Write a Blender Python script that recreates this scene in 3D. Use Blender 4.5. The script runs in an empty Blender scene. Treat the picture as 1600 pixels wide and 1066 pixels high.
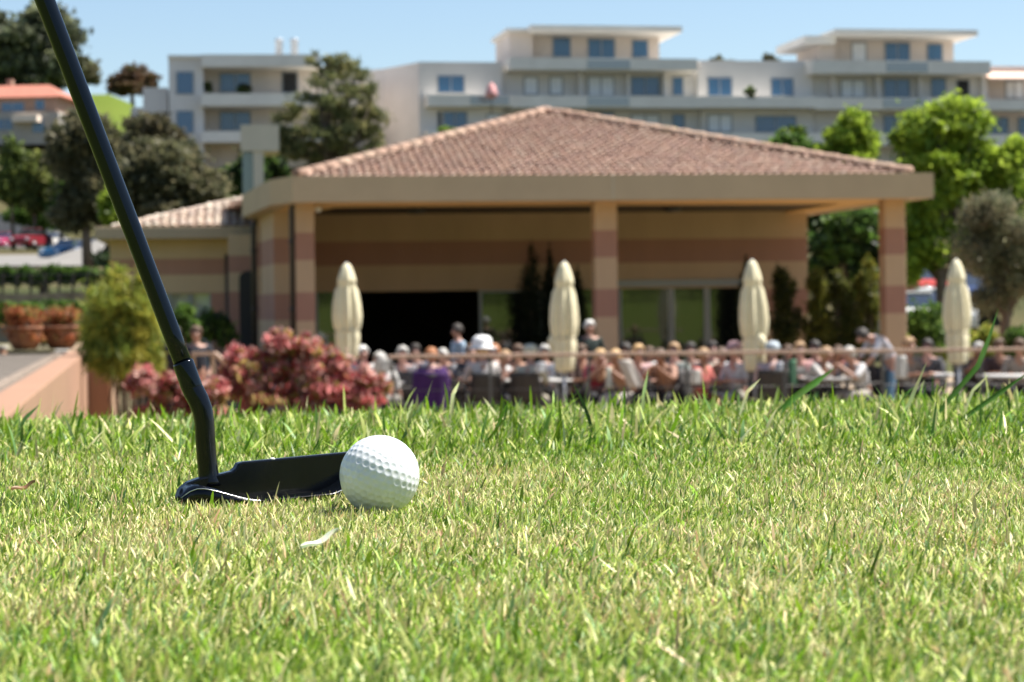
import bpy, bmesh, math, random
import numpy as np
from mathutils import Vector, Matrix, noise as mnoise

R = math.radians
PI = math.pi
random.seed(7)
SC = bpy.context.scene
COL = SC.collection

# ------------------------------------------------------------------ camera maths
F = 3515.0            # focal length in photo pixels
CX, CY = 800.0, 476.0  # principal point (horizon)
ROLL = R(0.7)
HC = 0.11             # camera height over the lawn
CAM = Vector((0, 0, HC))
TER = -1.72           # terrace level


def ray(px, py):
    dx, du = px - CX, CY - py
    X = dx * math.cos(ROLL) + du * math.sin(ROLL)
    Z = -dx * math.sin(ROLL) + du * math.cos(ROLL)
    return Vector((X / F, 1.0, Z / F))


def W(px, py, D):
    return CAM + ray(px, py) * D


def XG(px, D):
    return ray(px, CY).x * D


# ------------------------------------------------------------------ terrain
def interp(tab, y):
    if y <= tab[0][0]:
        return tab[0][1]
    for (a, b), (c, d) in zip(tab, tab[1:]):
        if y <= c:
            t = (y - a) / (c - a)
            t = t * t * (3 - 2 * t)
            return b + (d - b) * t
    return tab[-1][1]


ZR = [(55, TER), (100, 2.0), (165, 9.0), (200, 12), (300, 20), (420, 26), (900, 30), (3000, 40)]
ZL = [(45, TER), (70, 0.2), (120, 2.2), (190, 5.2), (212, 5.8), (262, 18.5), (345, 32.5), (420, 34), (900, 34), (3000, 40)]


def gz(x, y):
    """height of the ground sheet"""
    if y < 16:
        z = 0.0
        if y > 2.05:
            t = min(1, (y - 2.05) / 9.0)
            z = TER * t * t * (3 - 2 * t)
        if y < -5:
            t = min(1, (-5 - y) / 50)
            z += 9.0 * t * t * (3 - 2 * t)
        if y > 0:
            k = min(1, max(0, (y - 1.4) / .6)) * max(0, 1 - max(0, y - 4) / 8)
            z += (0.010 * max(-1.5, min(1.5, x)) - 0.006) * k
            z += 0.0025 * mnoise.noise(Vector((x * 4.0, y * 4.0, 3.1))) * max(0, 1 - y / 6)
        return z
    t = x / max(y, 1)
    k = min(1, max(0, (t + 0.175) / 0.03))
    k = k * k * (3 - 2 * k)
    z = interp(ZL, y) * (1 - k) + interp(ZR, y) * k
    if y > 60:
        z += min(1, (y - 60) / 60) * 0.5 * mnoise.noise(Vector((x * .05, y * .05, 0)))
    return z


# ------------------------------------------------------------------ materials
MATS = {}


def new_mat(name):
    m = bpy.data.materials.new(name)
    m.use_nodes = True
    nt = m.node_tree
    b = nt.nodes['Principled BSDF']
    return m, nt, b


def mat(name, col, rough=0.7, var=0.12, scale=8.0, bump=0.0, bscale=40.0, metal=0.0, spec=0.5, col2=None, detail=4.0):
    if name in MATS:
        return MATS[name]
    m, nt, b = new_mat(name)
    b.inputs['Roughness'].default_value = rough
    b.inputs['Metallic'].default_value = metal
    b.inputs['Specular IOR Level'].default_value = spec
    tc = nt.nodes.new('ShaderNodeTexCoord')
    n = nt.nodes.new('ShaderNodeTexNoise')
    n.inputs['Scale'].default_value = scale
    n.inputs['Detail'].default_value = detail
    n.inputs['Roughness'].default_value = 0.6
    nt.links.new(tc.outputs['Object'], n.inputs['Vector'])
    r = nt.nodes.new('ShaderNodeValToRGB')
    lo = tuple(max(0, c * (1 - var)) for c in col) + (1,)
    hi = (tuple(col2) if col2 else tuple(min(1, c * (1 + var)) for c in col)) + (1,)
    r.color_ramp.elements[0].position = 0.32
    r.color_ramp.elements[1].position = 0.68
    r.color_ramp.elements[0].color = lo
    r.color_ramp.elements[1].color = hi
    nt.links.new(n.outputs['Fac'], r.inputs['Fac'])
    nt.links.new(r.outputs['Color'], b.inputs['Base Color'])
    if bump:
        n2 = nt.nodes.new('ShaderNodeTexNoise')
        n2.inputs['Scale'].default_value = bscale
        n2.inputs['Detail'].default_value = 3
        nt.links.new(tc.outputs['Object'], n2.inputs['Vector'])
        bp = nt.nodes.new('ShaderNodeBump')
        bp.inputs['Strength'].default_value = bump
        bp.inputs['Distance'].default_value = 0.02
        nt.links.new(n2.outputs['Fac'], bp.inputs['Height'])
        nt.links.new(bp.outputs['Normal'], b.inputs['Normal'])
    MATS[name] = m
    return m


def leaf_mat(name, transl=0.35, rough=0.5, gloss=0.25):
    """leaves and blades: colour per leaf from the attribute 'tint'"""
    if name in MATS:
        return MATS[name]
    m = bpy.data.materials.new(name)
    m.use_nodes = True
    nt = m.node_tree
    nt.nodes.clear()
    out = nt.nodes.new('ShaderNodeOutputMaterial')
    at = nt.nodes.new('ShaderNodeAttribute')
    at.attribute_name = 'tint'
    pb = nt.nodes.new('ShaderNodeBsdfPrincipled')
    pb.inputs['Roughness'].default_value = rough
    pb.inputs['Specular IOR Level'].default_value = gloss
    tr = nt.nodes.new('ShaderNodeBsdfTranslucent')
    mx = nt.nodes.new('ShaderNodeMixShader')
    mx.inputs[0].default_value = transl
    nt.links.new(at.outputs['Color'], pb.inputs['Base Color'])
    nt.links.new(at.outputs['Color'], tr.inputs['Color'])
    nt.links.new(pb.outputs[0], mx.inputs[1])
    nt.links.new(tr.outputs[0], mx.inputs[2])
    nt.links.new(mx.outputs[0], out.inputs['Surface'])
    MATS[name] = m
    return m


def tint_mat(name, rough=0.8, bump=0.2, bscale=30):
    """opaque surface with colour per piece from 'tint' plus fine mottling"""
    if name in MATS:
        return MATS[name]
    m, nt, b = new_mat(name)
    b.inputs['Roughness'].default_value = rough
    at = nt.nodes.new('ShaderNodeAttribute')
    at.attribute_name = 'tint'
    tc = nt.nodes.new('ShaderNodeTexCoord')
    n = nt.nodes.new('ShaderNodeTexNoise')
    n.inputs['Scale'].default_value = 9
    n.inputs['Detail'].default_value = 5
    nt.links.new(tc.outputs['Object'], n.inputs['Vector'])
    mr = nt.nodes.new('ShaderNodeMapRange')
    mr.inputs['From Min'].default_value = 0.3
    mr.inputs['From Max'].default_value = 0.7
    mr.inputs['To Min'].default_value = 0.8
    mr.inputs['To Max'].default_value = 1.15
    nt.links.new(n.outputs['Fac'], mr.inputs['Value'])
    mm = nt.nodes.new('ShaderNodeVectorMath')
    mm.operation = 'SCALE'
    nt.links.new(at.outputs['Color'], mm.inputs[0])
    nt.links.new(mr.outputs[0], mm.inputs['Scale'])
    nt.links.new(mm.outputs[0], b.inputs['Base Color'])
    MATS[name] = m
    return m


def glass_mat(name, col, mirror=0.25, rough=0.03):
    """coated window glass: dark body with a mirror-like sky reflection"""
    if name in MATS:
        return MATS[name]
    m = bpy.data.materials.new(name)
    m.use_nodes = True
    nt = m.node_tree
    nt.nodes.clear()
    out = nt.nodes.new('ShaderNodeOutputMaterial')
    d = nt.nodes.new('ShaderNodeBsdfPrincipled')
    d.inputs['Base Color'].default_value = (*col, 1)
    d.inputs['Roughness'].default_value = 0.15
    g = nt.nodes.new('ShaderNodeBsdfGlossy')
    g.inputs['Roughness'].default_value = rough
    g.inputs['Color'].default_value = (0.9, 0.95, 1, 1)
    tc = nt.nodes.new('ShaderNodeTexCoord')
    n = nt.nodes.new('ShaderNodeTexNoise')
    n.inputs['Scale'].default_value = 0.6
    nt.links.new(tc.outputs['Object'], n.inputs['Vector'])
    bp = nt.nodes.new('ShaderNodeBump')
    bp.inputs['Strength'].default_value = 0.05
    bp.inputs['Distance'].default_value = 0.02
    nt.links.new(n.outputs['Fac'], bp.inputs['Height'])
    nt.links.new(bp.outputs['Normal'], g.inputs['Normal'])
    mx = nt.nodes.new('ShaderNodeMixShader')
    mx.inputs[0].default_value = mirror
    nt.links.new(d.outputs[0], mx.inputs[1])
    nt.links.new(g.outputs[0], mx.inputs[2])
    nt.links.new(mx.outputs[0], out.inputs['Surface'])
    MATS[name] = m
    return m


# ------------------------------------------------------------------ object helpers
def tag(o, label=None, cat=None, group=None, kind=None):
    if label:
        o['label'] = label
    if cat:
        o['category'] = cat
    if group:
        o['group'] = group
    if kind:
        o['kind'] = kind
    return o


def empty(name, label, cat, loc=(0, 0, 0), rz=0.0, group=None):
    o = bpy.data.objects.new(name, None)
    o.empty_display_size = 0.1
    COL.objects.link(o)
    o.location = loc
    o.rotation_euler = (0, 0, rz)
    return tag(o, label, cat, group)


def wm(o):
    m = o.matrix_basis.copy()
    p = o.parent
    while p:
        m = p.matrix_basis @ m
        p = p.parent
    return m


class MB:
    def __init__(s):
        s.v = []
        s.f = []
        s.smooth = []

    def add(s, vs, fs, smooth=False):
        n = len(s.v)
        s.v += [tuple(v) for v in vs]
        s.f += [tuple(i + n for i in f) for f in fs]
        s.smooth += [smooth] * len(fs)
        return s

    def box(s, a, b):
        (x0, y0, z0), (x1, y1, z1) = a, b
        x0, x1 = min(x0, x1), max(x0, x1)
        y0, y1 = min(y0, y1), max(y0, y1)
        z0, z1 = min(z0, z1), max(z0, z1)
        vs = [(x0, y0, z0), (x1, y0, z0), (x1, y1, z0), (x0, y1, z0), (x0, y0, z1), (x1, y0, z1), (x1, y1, z1), (x0, y1, z1)]
        fs = [(3, 2, 1, 0), (4, 5, 6, 7), (0, 1, 5, 4), (1, 2, 6, 5), (2, 3, 7, 6), (3, 0, 4, 7)]
        return s.add(vs, fs)

    def prism(s, poly, z0, z1):
        """poly: list of (x, y) counter-clockwise; z0/z1 numbers"""
        n = len(poly)
        vs = [(x, y, z0) for x, y in poly] + [(x, y, z1) for x, y in poly]
        fs = [tuple(range(n - 1, -1, -1)), tuple(range(n, 2 * n))]
        fs += [(i, (i + 1) % n, n + (i + 1) % n, n + i) for i in range(n)]
        return s.add(vs, fs)

    def tube(s, pts, rads, n=10, caps=True):
        pts = [Vector(p) for p in pts]
        if not hasattr(rads, '__len__'):
            rads = [rads] * len(pts)
        vs, fs = [], []
        up = Vector((0, 0, 1))
        last = None
        for i, p in enumerate(pts):
            d = (pts[min(i + 1, len(pts) - 1)] - pts[max(i - 1, 0)]).normalized()
            if last is None:
                a = d.cross(up)
                if a.length < 1e-3:
                    a = d.cross(Vector((1, 0, 0)))
                a.normalize()
            else:
                a = (last - d * last.dot(d)).normalized()
            last = a
            b = d.cross(a)
            for k in range(n):
                t = 2 * PI * k / n
                vs.append(p + (a * math.cos(t) + b * math.sin(t)) * rads[i])
        for i in range(len(pts) - 1):
            for k in range(n):
                k2 = (k + 1) % n
                fs.append((i * n + k, i * n + k2, (i + 1) * n + k2, (i + 1) * n + k))
        if caps:
            fs.append(tuple(range(n - 1, -1, -1)))
            fs.append(tuple(range((len(pts) - 1) * n, len(pts) * n)))
        return s.add(vs, fs, True)

    def lathe(s, prof, n=24, c=(0, 0, 0), fold=0, amp=0.0, twist=0.0):
        """prof: (r, z) list bottom to top"""
        vs, fs = [], []
        for r, z in prof:
            for k in range(n):
                t = 2 * PI * k / n
                rr = r * (1 + amp * math.cos(fold * t + twist * z)) if fold else r
                vs.append((c[0] + rr * math.cos(t), c[1] + rr * math.sin(t), c[2] + z))
        for i in range(len(prof) - 1):
            for k in range(n):
                k2 = (k + 1) % n
                fs.append((i * n + k, i * n + k2, (i + 1) * n + k2, (i + 1) * n + k))
        fs.append(tuple(range(n - 1, -1, -1)))
        fs.append(tuple(range((len(prof) - 1) * n, len(prof) * n)))
        return s.add(vs, fs, True)

    def ball(s, c, r, n=12, m=8):
        if not hasattr(r, '__len__'):
            r = (r, r, r)
        vs, fs = [(c[0], c[1], c[2] - r[2])], []
        for i in range(1, m):
            p = PI * i / m
            for k in range(n):
                t = 2 * PI * k / n
                vs.append((c[0] + r[0] * math.sin(p) * math.cos(t), c[1] + r[1] * math.sin(p) * math.sin(t), c[2] - r[2] * math.cos(p)))
        vs.append((c[0], c[1], c[2] + r[2]))
        for k in range(n):
            fs.append((0, 1 + (k + 1) % n, 1 + k))
            fs.append((len(vs) - 1, 1 + (m - 2) * n + k, 1 + (m - 2) * n + (k + 1) % n))
        for i in range(m - 2):
            for k in range(n):
                k2 = (k + 1) % n
                fs.append((1 + i * n + k, 1 + i * n + k2, 1 + (i + 1) * n + k2, 1 + (i + 1) * n + k))
        return s.add(vs, fs, True)

    def build(s, name, m, parent=None, world=False, bevel=0.0, label=None):
        me = bpy.data.meshes.new(name)
        vs = s.v
        if world and parent is not None:
            inv = wm(parent).inverted()
            vs = [tuple(inv @ Vector(v)) for v in vs]
        me.from_pydata(vs, [], s.f)
        me.polygons.foreach_set('use_smooth', s.smooth)
        if m:
            me.materials.append(m)
        me.update()
        o = bpy.data.objects.new(name, me)
        COL.objects.link(o)
        if parent is not None:
            o.parent = parent
        if bevel:
            b = o.modifiers.new('Bevel', 'BEVEL')
            b.width = bevel
            b.segments = 2
            b.limit_method = 'ANGLE'
        if label:
            o['label'] = label
        return o


def np_mesh(name, co, quads=None, tris=None, m=None, tint=None, parent=None, smooth=True):
    me = bpy.data.meshes.new(name)
    me.vertices.add(len(co))
    me.vertices.foreach_set('co', np.ascontiguousarray(co, dtype=np.float32).ravel())
    idx, starts, pos = [], [], 0
    if quads is not None and len(quads):
        idx.append(np.asarray(quads, dtype=np.int32).ravel())
        starts.append(np.arange(len(quads), dtype=np.int32) * 4)
        pos = len(quads) * 4
    if tris is not None and len(tris):
        idx.append(np.asarray(tris, dtype=np.int32).ravel())
        starts.append(pos + np.arange(len(tris), dtype=np.int32) * 3)
    idx = np.concatenate(idx)
    starts = np.concatenate(starts)
    me.loops.add(len(idx))
    me.loops.foreach_set('vertex_index', idx)
    me.polygons.add(len(starts))
    me.polygons.foreach_set('loop_start', starts)
    if smooth:
        me.polygons.foreach_set('use_smooth', np.ones(len(starts), dtype=bool))
    me.update(calc_edges=True)
    if tint is not None:
        a = me.attributes.new('tint', 'FLOAT_COLOR', 'POINT')
        t4 = np.ones((len(co), 4), dtype=np.float32)
        t4[:, :3] = tint
        a.data.foreach_set('color', t4.ravel())
    if m:
        me.materials.append(m)
    o = bpy.data.objects.new(name, me)
    COL.objects.link(o)
    if parent is not None:
        o.parent = parent
    return o


def copy_tree(o, parent=None):
    c = o.copy()
    COL.objects.link(c)
    if parent is not None:
        c.parent = parent
    for ch in list(o.children):
        copy_tree(ch, c)
    return c


class Frame:
    """a building's own axes: u along the facade, v into the depth, w up"""
    def __init__(s, px, py, D, yaw):
        s.O = W(px, py, D)
        s.yaw = yaw
        s.e1 = Vector((math.cos(yaw), math.sin(yaw), 0))
        s.e2 = Vector((-math.sin(yaw), math.cos(yaw), 0))

    def L(s, px, py, v):
        d = ray(px, py)
        o = CAM - s.O
        t = (v - o.dot(s.e2)) / d.dot(s.e2)
        p = o + d * t
        return (p.dot(s.e1), v, p.z)

    def Lw(s, px, py, w):
        d = ray(px, py)
        t = (w - (CAM.z - s.O.z)) / d.z
        p = CAM - s.O + d * t
        return (p.dot(s.e1), p.dot(s.e2), w)

    def rect(s, x0, y0, x1, y1, v):
        """pixel rectangle -> u0,u1,w0,w1 on the plane v"""
        xm, ym = (x0 + x1) / 2, (y0 + y1) / 2
        return (s.L(x0, ym, v)[0], s.L(x1, ym, v)[0], s.L(xm, y1, v)[2], s.L(xm, y0, v)[2])


# ------------------------------------------------------------------ world, sun, camera
SUN = Vector((0.50, 0.12, 0.86)).normalized()
EL = math.asin(SUN.z)
AZ = math.atan2(SUN.x, SUN.y)   # from +Y towards +X
w = bpy.data.worlds.new("World")
SC.world = w
w.use_nodes = True
nt = w.node_tree
bg = nt.nodes['Background']
sky = nt.nodes.new('ShaderNodeTexSky')
sky.sky_type = 'NISHITA'
sky.sun_disc = False
sky.sun_elevation = EL
sky.sun_rotation = AZ
sky.altitude = 100
sky.air_density = 1.0
sky.dust_density = 0.6
sky.ozone_density = 2.5
nt.links.new(sky.outputs[0], bg.inputs['Color'])
bg.inputs['Strength'].default_value = 0.068

sl = bpy.data.lights.new('sun', 'SUN')
sl.energy = 5.0
sl.angle = R(0.53)
sl.color = (1.0, 0.95, 0.87)
so = bpy.data.objects.new('sun', sl)
COL.objects.link(so)
so.rotation_euler = SUN.to_track_quat('Z', 'Y').to_euler()
so.location = SUN * 50

cam = bpy.data.cameras.new('camera')
cam.sensor_width = 36
cam.lens = F / 1600 * 36
cam.shift_y = (CY - 533.0) / 1600.0
cam.clip_start = 0.05
cam.clip_end = 6000
cam.dof.use_dof = True
cam.dof.focus_distance = 1.21
cam.dof.aperture_fstop = 23
cam.dof.aperture_blades = 7
co = bpy.data.objects.new('camera', cam)
COL.objects.link(co)
co.matrix_world = Matrix.Translation(CAM) @ Matrix.Rotation(PI / 2, 4, 'X') @ Matrix.Rotation(-ROLL, 4, 'Z')
SC.camera = co
SC.view_settings.view_transform = 'Standard'
SC.view_settings.look = 'None'
SC.view_settings.gamma = 1
SC.view_settings.exposure = 1.2
SC.render.engine = 'CYCLES'
SC.cycles.max_bounces = 6
SC.cycles.diffuse_bounces = 4
SC.cycles.transmission_bounces = 4
SC.cycles.sample_clamp_indirect = 8

# ------------------------------------------------------------------ ground sheet
def make_ground():
    ys = list(np.linspace(-3, 0.2, 9)) + list(np.linspace(0.3, 3.2, 59)) + list(np.linspace(3.3, 16, 40)) + list(np.linspace(17, 60, 30)) + list(np.linspace(63, 460, 110)) + [520, 600, 800, 1200, 2000, 3000]
    ys = [-140, -90, -60, -50, -42, -35, -28, -22, -17, -12, -9, -6] + ys
    ks = np.linspace(-1, 1, 161)
    ks = np.sign(ks) * np.abs(ks) ** 2.6
    vs, fs = [], []
    for y in ys:
        half = max(70.0, 0.75 * abs(y))
        for k in ks:
            x = half * k if y < 400 else half * k
            vs.append((x, y, gz(x, y)))
    n = len(ks)
    for i in range(len(ys) - 1):
        for k in range(n - 1):
            fs.append((i * n + k, i * n + k + 1, (i + 1) * n + k + 1, (i + 1) * n + k))
    b = MB()
    b.add(vs, fs, True)
    m, nt, bs = new_mat('turf soil')
    bs.inputs['Roughness'].default_value = 0.95
    bs.inputs['Specular IOR Level'].default_value = 0.1
    tc = nt.nodes.new('ShaderNodeTexCoord')
    n1 = nt.nodes.new('ShaderNodeTexNoise')
    n1.inputs['Scale'].default_value = 0.08
    n1.inputs['Detail'].default_value = 8
    n2 = nt.nodes.new('ShaderNodeTexNoise')
    n2.inputs['Scale'].default_value = 60
    n2.inputs['Detail'].default_value = 4
    r1 = nt.nodes.new('ShaderNodeValToRGB')
    r1.color_ramp.elements[0].color = (0.075, 0.12, 0.016, 1)
    r1.color_ramp.elements[1].color = (0.12, 0.16, 0.03, 1)
    r2 = nt.nodes.new('ShaderNodeValToRGB')
    r2.color_ramp.elements[0].color = (0.75, 0.7, 0.6, 1)
    r2.color_ramp.elements[1].color = (1.2, 1.15, 1.0, 1)
    mx = nt.nodes.new('ShaderNodeMix')
    mx.data_type = 'RGBA'
    mx.blend_type = 'MULTIPLY'
    mx.inputs[0].default_value = 1
    for q in (n1, n2):
        nt.links.new(tc.outputs['Object'], q.inputs['Vector'])
    nt.links.new(n1.outputs['Fac'], r1.inputs['Fac'])
    nt.links.new(n2.outputs['Fac'], r2.inputs['Fac'])
    # dry scrub on the slope between the terrace and the hilltop meadow
    sx = nt.nodes.new('ShaderNodeSeparateXYZ')
    nt.links.new(tc.outputs['Object'], sx.inputs[0])
    zr_ = nt.nodes.new('ShaderNodeValToRGB')
    zr_.color_ramp.elements[0].position = 0.04
    zr_.color_ramp.elements[0].color = (0, 0, 0, 1)
    zr_.color_ramp.elements[1].position = 0.06
    zr_.color_ramp.elements[1].color = (1, 1, 1, 1)
    e = zr_.color_ramp.elements.new(0.278)
    e.color = (1, 1, 1, 1)
    e = zr_.color_ramp.elements.new(0.285)
    e.color = (0, 0, 0, 1)
    dv = nt.nodes.new('ShaderNodeMath')
    dv.operation = 'DIVIDE'
    dv.inputs[1].default_value = 1000
    nt.links.new(sx.outputs['Y'], dv.inputs[0])
    nt.links.new(dv.outputs[0], zr_.inputs['Fac'])
    r3 = nt.nodes.new('ShaderNodeValToRGB')
    r3.color_ramp.elements[0].position = 0.35
    r3.color_ramp.elements[1].position = 0.65
    r3.color_ramp.elements[0].color = (0.045, 0.055, 0.022, 1)
    r3.color_ramp.elements[1].color = (0.11, 0.095, 0.055, 1)
    nt.links.new(n1.outputs['Fac'], r3.inputs['Fac'])
    mz = nt.nodes.new('ShaderNodeMix')
    mz.data_type = 'RGBA'
    nt.links.new(zr_.outputs['Color'], mz.inputs[0])
    nt.links.new(r1.outputs['Color'], mz.inputs[6])
    nt.links.new(r3.outputs['Color'], mz.inputs[7])
    nt.links.new(mz.outputs[2], mx.inputs[6])
    nt.links.new(r2.outputs['Color'], mx.inputs[7])
    nt.links.new(mx.outputs[2], bs.inputs['Base Color'])
    o = b.build('ground', m)
    tag(o, kind='structure')


make_ground()

# terrace paving in front of the restaurant, a sheet above the ground sheet
pav = mat('terrace paving', (0.28, 0.21, 0.14), 0.85, 0.15, 3, 0.2, 60)
b = MB()
b.box((-8, 25.0, TER - 0.2), (13, 60, TER + 0.006))
tag(b.build('terrace', pav), kind='structure')

# ------------------------------------------------------------------ golf ball
def icosphere_dirs(freq):
    t = (1 + 5 ** .5) / 2
    V = [(-1, t, 0), (1, t, 0), (-1, -t, 0), (1, -t, 0), (0, -1, t), (0, 1, t), (0, -1, -t), (0, 1, -t), (t, 0, -1), (t, 0, 1), (-t, 0, -1), (-t, 0, 1)]
    Fc = [(0, 11, 5), (0, 5, 1), (0, 1, 7), (0, 7, 10), (0, 10, 11), (1, 5, 9), (5, 11, 4), (11, 10, 2), (10, 7, 6), (7, 1, 8), (3, 9, 4), (3, 4, 2), (3, 2, 6), (3, 6, 8), (3, 8, 9), (4, 9, 5), (2, 4, 11), (6, 2, 10), (8, 6, 7), (9, 8, 1)]
    pts = {}
    for f in Fc:
        a, b_, c = (np.array(V[i], float) for i in f)
        for i in range(freq + 1):
            for j in range(freq + 1 - i):
                p = (a * i + b_ * j + c * (freq - i - j)) / freq
                p /= np.linalg.norm(p)
                pts[tuple(np.round(p, 5))] = p
    return np.array(list(pts.values()))


BALL_R = 0.02135
BALL_C = W(593, 737, 1.2)
BALL_C.z = BALL_R - 0.0015


def make_ball():
    bm = bmesh.new()
    bmesh.ops.create_icosphere(bm, subdivisions=7, radius=1.0)
    me = bpy.data.meshes.new('golf_ball')
    bm.to_mesh(me)
    bm.free()
    n = len(me.vertices)
    co = np.empty(n * 3, dtype=np.float32)
    me.vertices.foreach_get('co', co)
    co = co.reshape(-1, 3)
    co /= np.linalg.norm(co, axis=1)[:, None]
    dirs = icosphere_dirs(6).astype(np.float32)
    rot = np.array(Matrix.Rotation(0.35, 3, 'Y') @ Matrix.Rotation(0.5, 3, 'X'))
    dirs = dirs @ rot.T
    best = np.max(co @ dirs.T, axis=1)
    ang = np.arccos(np.clip(best, -1, 1))
    a0 = 0.083
    t = np.clip(ang / a0, 0, 1)
    depth = 0.00030 * (1 - t ** 2) ** 1.0
    depth = np.where(t < 1, depth * (1 - np.clip((t - .85) / .15, 0, 1) ** 2 * .5), 0)
    r = BALL_R - depth
    co = co * r[:, None]
    me.vertices.foreach_set('co', co.ravel())
    me.polygons.foreach_set('use_smooth', np.ones(len(me.polygons), dtype=bool))
    m, nt_, bs = new_mat('ball urethane')
    bs.inputs['Base Color'].default_value = (0.83, 0.83, 0.82, 1)
    bs.inputs['Roughness'].default_value = 0.28
    bs.inputs['Coat Weight'].default_value = 0.3
    bs.inputs['Coat Roughness'].default_value = 0.1
    tc = nt_.nodes.new('ShaderNodeTexCoord')
    nn = nt_.nodes.new('ShaderNodeTexNoise')
    nn.inputs['Scale'].default_value = 90
    nn.inputs['Detail'].default_value = 5
    rr = nt_.nodes.new('ShaderNodeValToRGB')
    rr.color_ramp.elements[0].position = 0.25
    rr.color_ramp.elements[1].position = 0.6
    rr.color_ramp.elements[0].color = (0.645, 0.665, 0.67, 1)
    rr.color_ramp.elements[1].color = (0.69, 0.71, 0.725, 1)
    nt_.links.new(tc.outputs['Object'], nn.inputs['Vector'])
    nt_.links.new(nn.outputs['Fac'], rr.inputs['Fac'])
    nt_.links.new(rr.outputs['Color'], bs.inputs['Base Color'])
    me.materials.append(m)
    me.update()
    o = bpy.data.objects.new('golf_ball', me)
    COL.objects.link(o)
    o.location = BALL_C
    tag(o, 'white dimpled golf ball resting on the short grass beside the putter', 'golf ball')


make_ball()

# ------------------------------------------------------------------ putter
H0 = W(271, CY, 1.25)
H0.z = 0.0
HY = R(30)
eu = Vector((math.cos(HY), math.sin(HY), 0.0)) + Vector((0, 0, math.tan(R(2.0))))
eu.normalize()
ev = Vector((math.sin(HY), -math.cos(HY), 0))
ew = ev.cross(eu) * -1
if ew.z < 0:
    ew = -ew
HL = 0.112


def hp(u, v, w_):
    return H0 + eu * u + ev * v + ew * w_


def make_putter():
    root = empty('putter', 'black blade putter with bent neck standing on the grass behind the golf ball', 'golf club', H0)
    blk = mat('black club finish', (0.003, 0.004, 0.006), 0.16, 0.15, 120, 0.02, 900, 0.0, 0.28)
    blk2 = mat('black shaft paint', (0.003, 0.005, 0.008), 0.09, 0.1, 60, 0, 1, 0.0, 0.28)
    sil = mat('flange edge highlight', (0.72, 0.72, 0.74), 0.3, 0.05, 200, 0, 1, 1.0)
    rub = mat('rubber grip', (0.02, 0.02, 0.02), 0.8, 0.1, 300, 0.3, 600)
    # blade: outline in (u, w)
    out = [(0.003, -0.001), (0.112, -0.001), (0.116, 0.002), (0.118, 0.006), (0.118, 0.017), (0.116, 0.0205), (0.112, 0.0222),
           (0.040, 0.0218), (0.0372, 0.0212), (0.0362, 0.0190), (0.0335, 0.0172), (0.028, 0.0164), (0.014, 0.0150), (0.007, 0.0132), (0.002, 0.0095), (0.0002, 0.005)]
    n = len(out)
    vs, fs = [], []
    for v in (-0.003, 0.0035):
        for u, w_ in out:
            vs.append(hp(u, v, w_))
    fs = [tuple(range(n)), tuple(range(2 * n - 1, n - 1, -1))]
    fs += [(i, n + i, n + (i + 1) % n, (i + 1) % n) for i in range(n)]
    h = MB().add(vs, fs).build('head', blk, root, True, bevel=0.0009)
    # flange towards the ball with raised bumpers at heel and toe
    N = 41
    vs, fs, edge = [], [], []
    for i in range(N):
        t = i / (N - 1)
        u = 0.0005 + 0.117 * t
        vm = 0.0035 + 0.0205 * max(0.02, 1 - abs(2 * t - 1) ** 5) ** 0.4
        bump = max(0, 1 - t / 0.38) + max(0, 1 - (1 - t) / 0.3)
        bump = bump * bump * (3 - 2 * bump) if bump < 1 else 1
        endr = min(1, (min(t, 1 - t) / 0.06)) ** 0.5
        hh = (0.0012 + 0.0125 * bump) * (0.45 + 0.55 * endr)
        sec = [(0.0030, 0.0002), (vm - 0.002, 0.0002), (vm, 0.0015), (vm, hh * 0.62), (vm - 0.0012, hh * 0.86), (vm - 0.004, hh * 0.97), (0.0030, hh)]
        for v, w_ in sec:
            vs.append(hp(u, v, w_))
        edge.append(hp(u, vm - 0.0008, hh * 0.84))
    k = 7
    for i in range(N - 1):
        for j in range(k):
            j2 = (j + 1) % k
            fs.append((i * k + j, i * k + j2, (i + 1) * k + j2, (i + 1) * k + j))
    fs.append(tuple(range(k)))
    fs.append(tuple(range((N - 1) * k + k - 1, (N - 1) * k - 1, -1)))
    fl = MB().add(vs, fs, True).build('flange', blk, root, True)
    MB().tube(edge, 0.00026, 6).build('edge_highlight', sil, fl, True)  # bright line standing in for the highlight along the flange edge
    # sight dot on the topline
    dd = hp(0.0585, 0.0022, 0.0220)
    MB().ball(dd, (0.0016, 0.0012, 0.0008)).build('sight_dot', mat('white sight paint', (0.8, 0.8, 0.8), 0.4), h, True)
    # neck: bent hosel
    D = 1.262
    pts = [(291, 580), (297, 600), (303, 612), (310, 625), (316, 640), (319.5, 660), (321, 690), (323, 715), (325, 735), (327, 752), (328, 760)]
    P = [W(x, y, D) for x, y in pts]
    rr = [0.0056, 0.0058, 0.0060, 0.0060, 0.0058, 0.0056, 0.0056, 0.0056, 0.0057, 0.0062, 0.0070]
    MB().tube(P, rr, 24).build('neck', blk, root, True)
    # ferrule
    top = W(70, 0, D)
    tip = W(289, 575, D)
    d = (top - tip).normalized()
    a = W(301, 608, D)
    MB().tube([a, a + d * 0.001, tip + d * 0.0035 - d * 0.001, tip + d * 0.0035], [0.0058, 0.0060, 0.0060, 0.0057], 24).build('ferrule', blk2, root, True)
    L = 0.80
    ps = [tip, tip + d * 0.02, tip + d * 0.2, tip + d * 0.45, tip + d * (L - 0.25)]
    MB().tube(ps, [0.0051, 0.00515, 0.0055, 0.0062, 0.0068], 28).build('shaft', blk2, root, True)
    g0 = tip + d * (L - 0.252)
    MB().tube([g0, g0 + d * 0.01, g0 + d * 0.12, g0 + d * 0.245, g0 + d * 0.252], [0.0085, 0.0105, 0.0125, 0.0145, 0.012], 20).build('grip', rub, root, True)


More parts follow.
